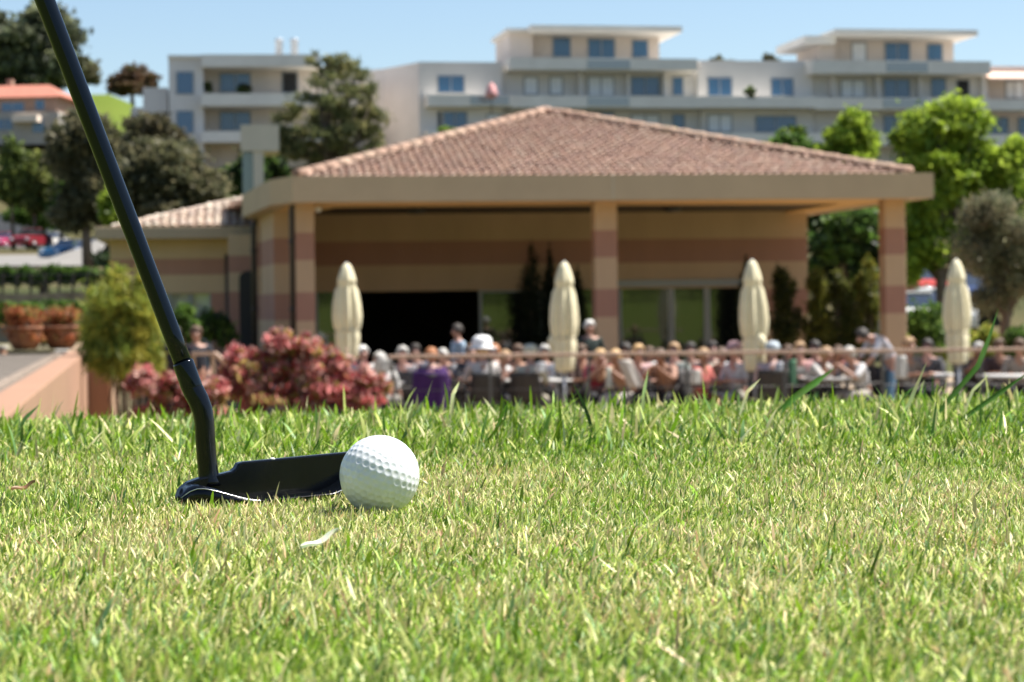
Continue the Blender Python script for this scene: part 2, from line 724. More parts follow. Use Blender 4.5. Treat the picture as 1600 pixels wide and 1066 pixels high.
make_putter()

# ------------------------------------------------------------------ grass
rng = np.random.default_rng(11)


def gz_np(x, y):
    z = np.zeros_like(x)
    t = np.clip((y - 2.05) / 9.0, 0, 1)
    z += TER * t * t * (3 - 2 * t)
    z += (0.010 * np.clip(x, -1.5, 1.5) - 0.006) * np.clip((y - 1.4) / .6, 0, 1)
    return z


def vnoise(x, y, s, seed):
    """cheap smooth value noise"""
    r = np.random.default_rng(seed)
    G = r.random((64, 64))
    xs, ys = x * s + 100.3, y * s + 57.7
    xi, yi = np.floor(xs).astype(int), np.floor(ys).astype(int)
    fx, fy = xs - xi, ys - yi
    fx, fy = fx * fx * (3 - 2 * fx), fy * fy * (3 - 2 * fy)
    g = lambda a, b_: G[a % 64, b_ % 64]
    return (g(xi, yi) * (1 - fx) * (1 - fy) + g(xi + 1, yi) * fx * (1 - fy) + g(xi, yi + 1) * (1 - fx) * fy + g(xi + 1, yi + 1) * fx * fy)


def blades(x, y, h, wd, lean, az, bend, col, tipcol, zoff=-0.001):
    n = len(x)
    z = gz_np(x, y) + zoff
    # facing: blade width direction random
    wa = az + PI / 2 + rng.normal(0, 0.5, n)
    wx, wy = np.cos(wa), np.sin(wa)
    dx, dy = np.cos(az), np.sin(az)
    co = np.empty((n, 7, 3), dtype=np.float32)
    tint = np.empty((n, 7, 3), dtype=np.float32)
    for i, t in enumerate((0.0, 0.4, 0.75, 1.0)):
        a = lean + bend * t
        # arc position
        hor = h * (np.sin(lean) * t + 0.5 * np.cos(lean) * bend * t * t)
        ver = h * np.maximum(0.02, (np.cos(lean) * t - 0.5 * np.sin(lean + bend * .5) * bend * t * t))
        w_ = wd * (0.75, 1.0, 0.72, 0.0)[i] * 0.5
        px, py, pz = x + dx * hor, y + dy * hor, z + ver
        c = col * (1 - t * t)[..., None] + tipcol * (t * t) if np.ndim(t) else col * (1 - t * t) + tipcol * (t * t)
        if i < 3:
            co[:, 2 * i] = np.stack([px - wx * w_, py - wy * w_, pz], 1)
            co[:, 2 * i + 1] = np.stack([px + wx * w_, py + wy * w_, pz], 1)
            tint[:, 2 * i] = c
            tint[:, 2 * i + 1] = c
        else:
            co[:, 6] = np.stack([px, py, pz], 1)
            tint[:, 6] = c
    base = (np.arange(n, dtype=np.int32) * 7)[:, None]
    q = np.concatenate([base + np.array([0, 1, 3, 2]), base + np.array([2, 3, 5, 4])], 0)
    t_ = base + np.array([4, 5, 6])
    return co.reshape(-1, 3), q, t_, tint.reshape(-1, 3)


def make_grass():
    parts = []

    def scatter(n, y0, y1, xs=0.36, pad=0.10):
        y = rng.uniform(y0, y1, n * 2)
        x = rng.uniform(-1, 1, n * 2) * (0.2276 * 1.0 * y1 + pad + xs)
        keep = np.abs(x) < 0.2276 * y + pad + xs * rng.random(n * 2) ** 1.5
        x, y = x[keep], y[keep]
        # keep clear of the ball and the club head
        d2 = (x - BALL_C.x) ** 2 + (y - BALL_C.y) ** 2
        ok = d2 > 0.0175 ** 2
        ok &= ~(((x - BALL_C.x + .022) ** 2 + (y - BALL_C.y + .004) ** 2 < 0.013 ** 2) & (rng.random(len(x)) < .75))  # blades thinned left of the ball to stand in for its shadow
        ux = (x - H0.x) * eu.x + (y - H0.y) * eu.y
        vx = (x - H0.x) * ev.x + (y - H0.y) * ev.y
        ok &= ~((ux > -0.002) & (ux < 0.115) & (vx > -0.005) & (vx < 0.0255))
        cl = vnoise(x, y, 40.0, 21) * .6 + vnoise(x, y, 15.0, 22) * .4
        ok &= rng.random(len(x)) < np.clip(0.45 + 1.3 * (cl - .25), 0.25, 1)
        return x[ok], y[ok]

    STRAW = np.array([0.54, 0.46, 0.24])
    PALE = np.array([0.39, 0.43, 0.125])
    GREEN = np.array([0.15, 0.25, 0.016])
    DEEP = np.array([0.045, 0.115, 0.012])
    BLUE = np.array([0.17, 0.27, 0.10])
    PINK = np.array([0.46, 0.30, 0.18])

    def colours(n, probs, x, y):
        pal = np.stack([STRAW, PALE, GREEN, DEEP, BLUE, PINK])
        p = np.array(probs, float)
        # patches
        nz = vnoise(x, y, 9.0, 3)
        P = np.tile(p, (n, 1))
        P[:, 0] *= 0.4 + 1.2 * nz
        P[:, 5] *= 0.2 + 1.8 * nz
        P[:, 2] *= 1.6 - 1.2 * nz
        P[:, 3] *= 1.6 - 1.2 * nz
        P /= P.sum(1)[:, None]
        cs = np.cumsum(P, 1)
        k = (rng.random(n)[:, None] > cs).sum(1).clip(0, 5)
        c = pal[k] * 1.22 * rng.uniform(0.55, 1.45, (n, 1)) * rng.uniform(0.93, 1.07, (n, 3))
        return np.clip(c, 0.01, 0.8).astype(np.float32)

    def field(n, y0, y1, hm, hs, wm_, lean_s, probs, bend=0.5, pad=0.10, hfun=None):
        x, y = scatter(n, y0, y1, pad=pad)
        n = len(x)
        h = np.clip(rng.normal(hm, hs, n), hm * 0.35, hm * 2.4)
        h *= 0.75 + 0.5 * vnoise(x, y, 14.0, 8)
        if hfun is not None:
            h *= hfun(x, y)
        wd = rng.uniform(0.6, 1.4, n) * wm_
        lean = np.abs(rng.normal(0, lean_s, n))
        # a common lay: leaning to the right, as combed by mowing
        az = rng.uniform(0, 2 * PI, n)
        az = np.where(rng.random(n) < 0.35, rng.normal(0.2, 0.6, n), az)
        bd = rng.normal(bend, 0.35, n)
        c = colours(n, probs, x, y)
        tip = c * rng.uniform(0.95, 1.25, (n, 1)) + np.array([0.03, 0.025, 0.0])
        parts.append(blades(x, y, h, wd, lean, az, bd, c, np.clip(tip, 0, .85)))

    #            n      y0    y1    h      hs     w       lean  straw pale green deep blue pink
    field(240000, 0.42, 1.02, 0.0066, 0.0027, 0.0009, 1.0, (0.20, 0.33, 0.31, 0.08, 0.12, 0.03))
    field(260000, 0.98, 1.50, 0.0058, 0.0024, 0.00076, 1.0, (0.30, 0.32, 0.24, 0.08, 0.06, 0.05))
    field(90000, 1.44, 1.72, 0.0082, 0.003, 0.0012, 0.70, (0.15, 0.26, 0.38, 0.15, 0.05, 0.02))
    field(105000, 1.62, 2.32, 0.0120, 0.0045, 0.0016, 0.60, (0.08, 0.22, 0.48, 0.17, 0.05, 0.0), pad=0.16)
    field(16000, 2.25, 3.4, 0.016, 0.005, 0.004, 0.5, (0.05, 0.2, 0.45, 0.22, 0.07, 0.01), pad=0.2)
    # longer wider leaves in the uncut band by the crest
    field(2400, 1.64, 2.35, 0.026, 0.009, 0.0026, 0.70, (0.05, 0.22, 0.42, 0.26, 0.05, 0.0), bend=0.35, pad=0.16)
    # pale glossy leaves flicked up
    field(1000, 1.62, 2.3, 0.022, 0.008, 0.0034, 0.75, (0.55, 0.40, 0.05, 0.0, 0.0, 0.0), bend=0.3, pad=0.16)
    # flat clippings and dead bits lying on the mown turf
    field(6000, 0.45, 1.6, 0.009, 0.004, 0.0013, 1.25, (0.55, 0.15, 0.05, 0.0, 0.05, 0.2), bend=0.25)
    # broader leaves scattered in the near turf
    field(1800, 0.45, 1.35, 0.010, 0.004, 0.0020, 0.9, (0.04, 0.20, 0.46, 0.2, 0.10, 0.0), bend=0.5)
    co, q, t, ti, off = [], [], [], [], 0
    for a, b_, c, d in parts:
        co.append(a)
        q.append(b_ + off)
        t.append(c + off)
        ti.append(d)
        off += len(a)
    o = np_mesh('grass', np.concatenate(co), np.concatenate(q), np.concatenate(t), leaf_mat('grass blade', 0.26, 0.45, 0.3), np.concatenate(ti))
    tag(o, 'short mown turf of green and straw coloured blades', 'grass', kind='stuff')


make_grass()


def long_blade(pix, D, wd, col, label, name='grass_blade', cat='grass blade'):
    """one leaf tall enough to be picked out; pix from root to tip"""
    P = [W(x, y, D + 0.01 * i) for i, (x, y) in enumerate(pix)]
    P[0].z = min(P[0].z, gz(P[0].x, P[0].y))
    # resample
    Q = []
    for a, c in zip(P, P[1:]):
        for k in range(4):
            Q.append(a.lerp(c, k / 4))
    Q.append(P[-1])
    vs, fs, n = [], [], len(Q)
    for i, p in enumerate(Q):
        t = i / (n - 1)
        d = (Q[min(i + 1, n - 1)] - Q[max(i - 1, 0)]).normalized()
        s = d.cross(Vector((0.25, -1, 0.1))).normalized()
        nn = d.cross(s)
        hw = wd * 0.5 * min(1, 0.55 + 1.2 * t) * max(0.05, min(1, (1 - t) * 3.0))
        vs += [p - s * hw, p + nn * hw * 0.35, p + s * hw]
    for i in range(n - 1):
        for j in range(2):
            fs.append((i * 3 + j, i * 3 + j + 1, (i + 1) * 3 + j + 1, (i + 1) * 3 + j))
    rootp = P[0].copy()
    vs = [v - rootp for v in vs]
    tint = np.array([[c * random.uniform(.85, 1.15) for c in col] for _ in vs])
    o = np_mesh(name, np.array([tuple(v) for v in vs]), np.array(fs), None, leaf_mat('grass blade'), tint)
    o.location = rootp
    tag(o, label, cat, 'long blades standing above the uncut grass')


long_blade([(1446, 668), (1485, 622), (1528, 572), (1545, 530), (1560, 482)], 1.95, 0.0048, (0.07, 0.17, 0.02), 'tallest dark green grass blade, rising steeply in front of the rightmost cream parasol')
long_blade([(1470, 680), (1522, 642), (1565, 612), (1612, 578)], 1.9, 0.0042, (0.07, 0.18, 0.02), 'long dark green grass blade slanting off toward the right edge of the lawn')
long_blade([(1195, 650), (1240, 622), (1275, 597), (1303, 576)], 2.05, 0.0062, (0.10, 0.22, 0.03), 'broad green grass blade leaning right, below the bending man')
long_blade([(1398, 668), (1420, 632), (1448, 566)], 1.95, 0.0036, (0.45, 0.50, 0.22), 'pale stiff grass blade standing between two dark green leaning ones')
long_blade([(1500, 650), (1520, 610), (1546, 585)], 2.0, 0.0028, (0.50, 0.52, 0.26), 'thin pale grass blade crossing under the tallest dark blade')
long_blade([(20, 690), (38, 655), (62, 632)], 2.0, 0.0034, (0.05, 0.13, 0.025), 'dark grass blade leaning against the foot of the peach wall')
long_blade([(700, 640), (708, 616), (718, 596)], 2.0, 0.0034, (0.48, 0.5, 0.24), 'pale upright grass blade below the person in purple')
long_blade([(1148, 630), (1168, 612), (1188, 592)], 2.0, 0.0030, (0.55, 0.56, 0.28), 'pale straw blade leaning right, under the third cream parasol')
long_blade([(1000, 650), (1006, 615), (1013, 577)], 2.0, 0.0030, (0.30, 0.38, 0.14), 'grey green upright blade tip below the blond diner in pink')


def flat_leaf(px, py, D, L, wd, az, col, name, label, cat, lift=0.006):
    p = W(px, py, D)
    p.z = gz(p.x, p.y) + lift
    vs, fs = [], []
    N, M = 13, 5
    for i in range(N):
        t = i / (N - 1)
        hw = wd / 2 * max(0.03, math.sin(PI * min(1, t * 1.02 + .0)) ** 0.7)
        for j in range(M):
            s = (j / (M - 1) * 2 - 1)
            vs.append((L * (t - .5), hw * s, 0.0016 * abs(s) + 0.0012 * (t - .5) ** 2 / .25 + 0.0007 * math.sin(t * 9)))
    for i in range(N - 1):
        for j in range(M - 1):
            fs.append((i * M + j, i * M + j + 1, (i + 1) * M + j + 1, (i + 1) * M + j))
    tint = np.array([[c * random.uniform(.85, 1.12) for c in col] for _ in vs])
    o = np_mesh(name, np.array(vs), np.array(fs), None, leaf_mat('grass blade'), tint)
    o.location = p
    o.rotation_euler = (R(8), R(-16), az)
    tag(o, label, cat)


flat_leaf(38, 770, 1.27, 0.014, 0.006, 0.3, (0.30, 0.17, 0.09), 'dead_leaf', 'small curled brown dead leaf lying on the mown turf', 'leaf', 0.009)
flat_leaf(500, 848, 0.96, 0.022, 0.0046, 0.75, (0.62, 0.66, 0.50), 'leaf_clipping', 'pale silvery leaf clipping lying in front of the golf ball', 'leaf', 0.0095)

# ------------------------------------------------------------------ trees and plants
def leaf_cloud(clusters, n, size, pal, seed, aspect=0.55, droop=0.0, upright=0.0, shell=0.42):
    """leaf faces gathered in clumps; clusters: list of (x,y,z,rx,ry,rz)"""
    r = np.random.default_rng(seed)
    cl = np.array(clusters, float)
    vol = np.cbrt(cl[:, 3] * cl[:, 4] * cl[:, 5]) ** 2
    k = r.choice(len(cl), n, p=vol / vol.sum())
    d = r.normal(0, 1, (n, 3))
    d /= np.linalg.norm(d, axis=1)[:, None]
    rad = r.random(n) ** shell * (1 + 0.5 * np.abs(r.normal(0, 1, n)) * (r.random(n) < 0.3))
    c = cl[k, :3] + d * rad[:, None] * cl[k, 3:6]
    # leaf frame
    a = r.normal(0, 1, (n, 3))
    a[:, 2] += upright - droop
    a /= np.linalg.norm(a, axis=1)[:, None]
    b_ = np.cross(a, r.normal(0, 1, (n, 3)))
    b_ /= np.linalg.norm(b_, axis=1)[:, None] + 1e-9
    s = size * r.uniform(0.6, 1.4, n)[:, None]
    co = np.stack([c - a * s * .5, c + b_ * s * aspect * .5, c + a * s * .5, c - b_ * s * aspect * .5], 1)
    pal = np.array(pal, float)
    ck = r.integers(0, len(pal), len(cl))       # each clump has its own hue
    own = r.random(n) < 0.6
    idx = np.where(own, ck[k], r.integers(0, len(pal), n))
    t = pal[idx] * r.uniform(0.75, 1.25, (n, 1)) * r.uniform(0.85, 1.15, len(cl))[k][:, None]
    q = np.arange(n * 4, dtype=np.int32).reshape(-1, 4)
    return co.reshape(-1, 3), q, np.repeat(t, 4, 0)


BARK = mat('bark', (0.13, 0.095, 0.07), 0.9, 0.3, 6, 0.5, 25)


def pblob(px, py, rx, ry, D, dep=None):
    p = W(px, py, D)
    s = D / F
    return (p.x, p.y, p.z, rx * s, (dep if dep else rx) * s, ry * s)


def subclumps(blobs, per, rel, seed):
    r = random.Random(seed)
    out = []
    for b_ in blobs:
        for _ in range(per):
            while True:
                d = Vector((r.uniform(-1, 1), r.uniform(-1, 1), r.uniform(-1, 1)))
                if 0.3 < d.length < 1:
                    break
            q = r.uniform(0.6, 1.3) * rel
            out.append((b_[0] + d.x * b_[3] * .85, b_[1] + d.y * b_[4] * .85, b_[2] + d.z * b_[5] * .85, b_[3] * q, b_[4] * q, b_[5] * q * .8))
    return out


def tree(name, label, cat, blobs, leaf, n, pal, seed, trunk_r=0.2, base=None, per=20, rel=0.42, group=None, trunk=True, aspect=0.55, upright=0.0, stems=1, zb=None, matname='leaf', transl=0.55):
    cx = sum(b_[0] for b_ in blobs) / len(blobs)
    cy = sum(b_[1] for b_ in blobs) / len(blobs)
    if base is not None:
        cx, cy = base
    z0 = gz(cx, cy) if zb is None else zb
    root = empty(name, label, cat, (cx, cy, z0), 0, group)
    cl = subclumps(blobs, per, rel, seed)
    co, q, t = leaf_cloud(cl, n, leaf, pal, seed, aspect, upright=upright)
    co = co - np.array([cx, cy, z0])
    np_mesh('crown' if trunk_r > 0.06 else 'foliage', co, q, None, leaf_mat(matname, transl), t, root, smooth=False)
    r = random.Random(seed + 5)
    mb = MB()
    top = max(b_[2] + b_[5] * .5 for b_ in blobs)
    low = min(b_[2] for b_ in blobs)
    for s in range(stems):
        ox, oy = (0, 0) if stems == 1 else (r.uniform(-.5, .5) * blobs[0][3], r.uniform(-.5, .5) * blobs[0][4])
        m1 = Vector((ox + r.uniform(-.1, .1), oy, (low - z0) * .6))
        pts = [Vector((ox * .6, oy * .6, -0.1)), m1, Vector((ox + r.uniform(-.3, .3) * trunk_r * 3, oy, low - z0)), Vector((ox, oy, (top - z0)))]
        mb.tube(pts, [trunk_r, trunk_r * .8, trunk_r * .6, trunk_r * .12], 8)
        if stems == 1:
            for b_ in blobs:
                for _ in range(2):
                    st = pts[1].lerp(pts[2], r.uniform(.2, 1))
                    e = Vector((b_[0] - cx + r.uniform(-.4, .4) * b_[3], b_[1] - cy + r.uniform(-.4, .4) * b_[4], b_[2] - z0 + r.uniform(-.2, .5) * b_[5]))
                    mid = st.lerp(e, .5) + Vector((0, 0, -.05 * (e - st).length))
                    mb.tube([st, mid, e], [trunk_r * .4, trunk_r * .25, trunk_r * .06], 6)
    mb.build('trunk' if trunk_r > 0.06 else 'stem', BARK, root)
    return root


PINE = [(0.13, 0.15, 0.06), (0.19, 0.19, 0.075), (0.085, 0.10, 0.045), (0.26, 0.24, 0.10)]
OAK = [(0.12, 0.12, 0.06), (0.16, 0.15, 0.08), (0.08, 0.085, 0.045), (0.20, 0.18, 0.10)]
LIME = [(0.22, 0.30, 0.03), (0.28, 0.37, 0.04), (0.12, 0.19, 0.025), (0.33, 0.42, 0.06)]
OLIVE = [(0.15, 0.16, 0.09), (0.21, 0.21, 0.13), (0.10, 0.11, 0.06), (0.17, 0.15, 0.09)]
YELL = [(0.36, 0.36, 0.06), (0.28, 0.33, 0.06), (0.46, 0.42, 0.07), (0.18, 0.24, 0.04)]
RED = [(0.54, 0.19, 0.19), (0.60, 0.28, 0.26), (0.40, 0.09, 0.09), (0.64, 0.40, 0.35), (0.40, 0.29, 0.10)]
GREENS = [(0.09, 0.17, 0.03), (0.14, 0.23, 0.04), (0.06, 0.11, 0.025)]
DARKG = [(0.03, 0.05, 0.018), (0.045, 0.07, 0.025), (0.02, 0.035, 0.012)]

# stone pine behind the restaurant
D = 110
tree('pine_tree', 'tall irregular dark pine tree in front of the apartment block, behind the tiled roof', 'tree',
     [pblob(500, 100, 28, 26, D), pblob(540, 115, 40, 35, D), pblob(515, 150, 55, 35, D), pblob(575, 150, 30, 30, D - 1), pblob(560, 190, 45, 30, D),
      pblob(470, 190, 40, 35, D + 1), pblob(510, 215, 55, 30, D - 1), pblob(580, 195, 30, 35, D), pblob(450, 225, 30, 30, D), pblob(480, 245, 45, 25, D), pblob(560, 230, 40, 25, D), pblob(525, 185, 50, 35, D + 2), pblob(500, 235, 60, 28, D + 2), pblob(540, 255, 40, 20, D + 1), pblob(440, 205, 26, 26, D)],
     0.44, 12500, [tuple(c * 1.15 for c in p_) for p_ in PINE], 21, 0.28, base=(XG(520, D), D), aspect=0.16, per=14, rel=0.30)
# dark evergreen oaks left of the restaurant
D = 88
tree('oak_tree', 'broad dark evergreen oak with rounded crown behind the low tiled annex', 'tree',
     [pblob(255, 270, 60, 50, D), pblob(310, 285, 40, 40, D), pblob(210, 290, 45, 50, D), pblob(265, 320, 70, 30, D), pblob(325, 300, 28, 25, D - 1), pblob(235, 245, 35, 28, D), pblob(280, 245, 35, 28, D + 1), pblob(300, 325, 60, 25, D + 1), pblob(215, 330, 45, 28, D + 1)],
     0.30, 18000, OAK, 22, 0.3, base=(XG(250, D), D), group='dark oaks on the slope')
D = 120
tree('oak_tree', 'dark narrow evergreen oak behind the putter shaft, beside the red roofed house', 'tree',
     [pblob(114, 206, 34, 42, D), pblob(110, 240, 35, 45, D), pblob(150, 230, 35, 50, D), pblob(130, 290, 35, 45, D), pblob(160, 212, 25, 28, D), pblob(145, 310, 40, 40, D), pblob(115, 330, 35, 35, D), pblob(180, 280, 35, 50, D + 1), pblob(150, 270, 35, 40, D + 1)],
     0.38, 15000, OAK, 23, 0.3, base=(XG(138, D), D), group='dark oaks on the slope')
D = 150
tree('oak_tree', 'sparse brownish oak in front of the apartment block\'s end wall', 'tree',
     [pblob(230, 200, 35, 25, D), pblob(205, 235, 25, 28, D), pblob(262, 215, 25, 22, D)],
     0.4, 3800, [(0.13, 0.11, 0.06), (0.10, 0.10, 0.05), (0.08, 0.07, 0.04)], 24, 0.25, group='dark oaks on the slope')
# trees on the hill crest
D = 335
tree('umbrella_pine', 'huge dark umbrella pine on the hilltop above the red roofed house', 'tree',
     [pblob(20, 50, 50, 38, D), pblob(75, 55, 42, 42, D), pblob(30, 95, 55, 35, D), pblob(90, 95, 38, 38, D), pblob(-25, 70, 45, 50, D), pblob(60, 118, 45, 22, D), pblob(50, 75, 60, 45, D + 4), pblob(10, 115, 60, 22, D + 3), pblob(100, 115, 35, 24, D + 3), pblob(110, 60, 22, 34, D)],
     1.15, 20000, [(0.13, 0.155, 0.09), (0.20, 0.215, 0.12), (0.09, 0.10, 0.065)], 25, 0.7, base=(XG(45, D), D))
tree('round_tree', 'smaller dark round tree at the edge of the green hilltop meadow', 'tree',
     [pblob(128, 105, 22, 24, D + 3), pblob(135, 122, 18, 14, D + 3)], 0.9, 2600, OAK, 26, 0.4)
D = 345
tree('round_tree', 'reddish brown rounded tree alone on the skyline of the meadow', 'tree',
     [pblob(207, 117, 24, 16, D), pblob(230, 126, 20, 14, D), pblob(186, 128, 16, 14, D), pblob(205, 138, 34, 12, D)], 0.8, 3600, [(0.12, 0.07, 0.045), (0.09, 0.08, 0.04), (0.14, 0.09, 0.05)], 27, 0.4)
# small garden trees by the road
D = 170
for (px, py, rx, ry, pal, lab) in ((20, 255, 26, 35, [(0.13, 0.18, 0.045), (0.18, 0.22, 0.05), (0.08, 0.11, 0.03)], 'bushy green tree below the red roofed house'), (55, 270, 22, 30, [(0.15, 0.19, 0.05), (0.20, 0.22, 0.06), (0.10, 0.13, 0.04)], 'thin pale green tree standing beside the road cutting'),
                                   (95, 300, 20, 26, GREENS, 'low green roadside tree near the blue parked car')):
    tree('garden_tree', lab, 'tree', [pblob(px, py, rx, ry, D), pblob(px + 12, py + 22, rx, ry * .8, D), pblob(px - 14, py + 25, rx, ry * .8, D), pblob(px + 2, py + 45, rx * 1.1, ry * .7, D)], 0.5, 5200, pal, 30 + px, 0.16, group='garden trees by the road')
D = 75
tree('garden_tree', 'small bright green sapling peeping over the low annex roof beside the putter shaft', 'tree', [pblob(168, 325, 14, 26, D), pblob(175, 340, 18, 16, D)], 0.2, 1600, LIME, 31, 0.08, group='garden trees by the road')
# right-hand trees
D = 66
tree('lime_tree', 'small bright green tree right of the roof ridge, before the apartments', 'tree',
     [pblob(1335, 190, 26, 26, D), pblob(1318, 225, 30, 28, D), pblob(1350, 230, 22, 30, D), pblob(1325, 262, 40, 28, D), pblob(1345, 300, 40, 30, D), pblob(1320, 340, 40, 35, D), pblob(1300, 245, 24, 22, D), pblob(1340, 210, 30, 35, D + 1)],
     0.18, 12500, [tuple(c * 1.15 for c in p_) for p_ in LIME], 32, 0.14, group='bright green trees beside the restaurant')
D = 62
tree('lime_tree', 'largest bright green leafy tree rising over the right end of the fascia', 'tree',
     [pblob(1490, 180, 42, 32, D), pblob(1440, 200, 38, 36, D), pblob(1515, 215, 40, 40, D), pblob(1455, 250, 55, 40, D), pblob(1540, 260, 45, 38, D), pblob(1500, 290, 60, 40, D),
      pblob(1440, 320, 45, 45, D), pblob(1470, 380, 50, 45, D), pblob(1430, 400, 40, 50, D), pblob(1590, 290, 40, 40, D), pblob(1410, 220, 22, 26, D), pblob(1480, 230, 60, 55, D + 2), pblob(1560, 300, 60, 50, D + 2), pblob(1450, 350, 60, 60, D + 2), pblob(1590, 240, 30, 26, D)],
     0.19, 30000, [tuple(c * 1.15 for c in p_) for p_ in LIME], 33, 0.2, base=(XG(1470, D), D), group='bright green trees beside the restaurant')
D = 58
tree('plane_tree', 'dark leafy tree seen through the open end of the covered porch', 'tree',
     [pblob(1330, 350, 45, 30, D), pblob(1300, 385, 40, 30, D), pblob(1365, 390, 30, 45, D), pblob(1350, 430, 30, 40, D), pblob(1300, 430, 40, 40, D + 1), pblob(1285, 350, 28, 26, D + 1)], 0.22, 10000, GREENS + DARKG, 34, 0.16)
D = 48
tree('olive_tree', 'grey green olive tree with drooping twigs behind the rightmost parasol', 'tree',
     [pblob(1545, 330, 45, 36, D), pblob(1590, 350, 45, 50, D), pblob(1530, 390, 45, 45, D), pblob(1580, 430, 50, 50, D), pblob(1630, 400, 40, 60, D), pblob(1550, 460, 40, 35, D), pblob(1570, 390, 60, 60, D + 1), pblob(1515, 340, 24, 30, D)],
     0.15, 17000, [tuple(c * 1.3 for c in p_) for p_ in OLIVE], 35, 0.14, base=(XG(1570, D), D), aspect=0.25, group='olive trees', zb=TER)
# garden hedge up the slope behind the viewpoint: it shows mirrored in the restaurant glass
mir = ('left of the dark doorway', 'beside the doorway edge', 'just right of the dark doorway', 'near the second parasol', 'by the middle column', 'at the start of the wide panes', 'in the middle of the wide panes', 'near the third parasol', 'at the last wide pane')
for k in range(9):
    x = (4.4, 6.6, 9.6, 11.6, 13.8, 16.4, 19.2, 21.6, 24.2)[k]
    y = -8 - (k * 37 % 5) * .5
    h = (1.5, 2.4, 2.9, 1.8, 3.0, 1.6, 2.8, 2.0, 3.0)[k]
    z = gz(x, y)
    pal = (GREENS, YELL, DARKG + GREENS, GREENS, DARKG, YELL, GREENS + YELL, DARKG, GREENS)[k]
    tree('garden_shrub', 'garden shrub mirrored in the restaurant glass, ' + mir[k], 'shrub',
         [(x, y, z + h * .6, .7, .7, h * .4), (x + .5, y, z + h * .35, .7, .6, h * .35), (x - .5, y, z + h * .3, .7, .6, h * .3)], 0.14, 2200, pal, 500 + k, 0.03, stems=4)
# scrub on the slopes
D = 96
for k, (px, py, rx, ry, D, pal, lab) in enumerate((
        (1290, 440, 40, 40, 84, GREENS, 'green bank shrub seen through the porch opening, behind the plane tree'),
        (1400, 440, 40, 40, 86, GREENS + LIME, 'green bank shrub behind the right porch column'),
        (1500, 430, 55, 40, 88, DARKG + GREENS, 'wide dark bank shrub beyond the parked cars'),
        (1590, 400, 50, 60, 90, GREENS, 'tall bank shrub beyond the olive tree'),
        (1240, 225, 40, 14, 150, GREENS, 'low shrub row under the lowest balcony near the bright trees'),
        (385, 270, 30, 40, 105, DARKG + GREENS, 'dark shrub behind the white stair shelter'),
        (420, 255, 26, 30, 120, DARKG + GREENS, 'dark shrub between the white stair shelter and the pine'),
        (210, 215, 24, 30, 160, OAK, 'brownish shrub on the slope below the stepped terrace'),
        (60, 330, 40, 22, 175, GREENS, 'low green shrub behind the dark red car'),
        (225, 395, 60, 30, 70, DARKG, 'dark shrub hidden behind the annex end'))):
    tree('slope_shrub', lab, 'shrub', [pblob(px, py, rx, ry, D), pblob(px + rx * .5, py + ry * .5, rx * .8, ry * .6, D), pblob(px - rx * .5, py + ry * .4, rx * .8, ry * .6, D)], 0.26 * D / 90, 4500, pal, 300 + k, 0.04, stems=5, group='scrub on the slopes')
# hedges and bamboo under the porch end
D = 41
for (px, lab, pal) in ((1225, 'dark bamboo clump against the banded porch wall', [(0.06, 0.07, 0.02), (0.10, 0.11, 0.025), (0.04, 0.05, 0.015)]),
                       (1278, 'yellow green bamboo clump between two darker clumps', [(0.15, 0.16, 0.03), (0.20, 0.20, 0.035), (0.08, 0.09, 0.02)]),
                       (1315, 'olive dark bamboo clump near the right porch column', [(0.06, 0.08, 0.02), (0.09, 0.10, 0.025)]),
                       (1352, 'tall golden bamboo clump just left of the right porch column', [(0.20, 0.19, 0.03), (0.14, 0.15, 0.03), (0.08, 0.10, 0.02)])):
    tall = 400 if px < 1340 else 385
    tree('bamboo_clump', lab, 'bamboo', [pblob(px, tall + 60, 20, 45, D, 14), pblob(px + 4, tall + 110, 24, 45, D, 16), pblob(px - 3, tall + 150, 25, 30, D, 16)], 0.16, 3200, pal, 40 + px, 0.02, stems=9, aspect=0.2, upright=0.6, zb=TER, group='bamboo clumps under the porch end')
# bamboo on the left
D = 30
tree('bamboo_clump', 'bushy yellow green bamboo beside the peach retaining wall', 'bamboo',
     [pblob(165, 490, 34, 45, D), pblob(205, 480, 34, 48, D), pblob(185, 455, 20, 34, D), pblob(235, 510, 22, 45, D), pblob(150, 520, 26, 30, D), pblob(205, 540, 36, 38, D), pblob(155, 555, 26, 26, D), pblob(200, 575, 34, 30, D), pblob(240, 560, 20, 34, D), pblob(190, 440, 12, 26, D), pblob(225, 460, 16, 30, D)],
     0.20, 14000, YELL, 52, 0.018, stems=16, aspect=0.085, upright=1.2, rel=0.5, zb=TER, transl=0.45, matname='bamboo leaf')
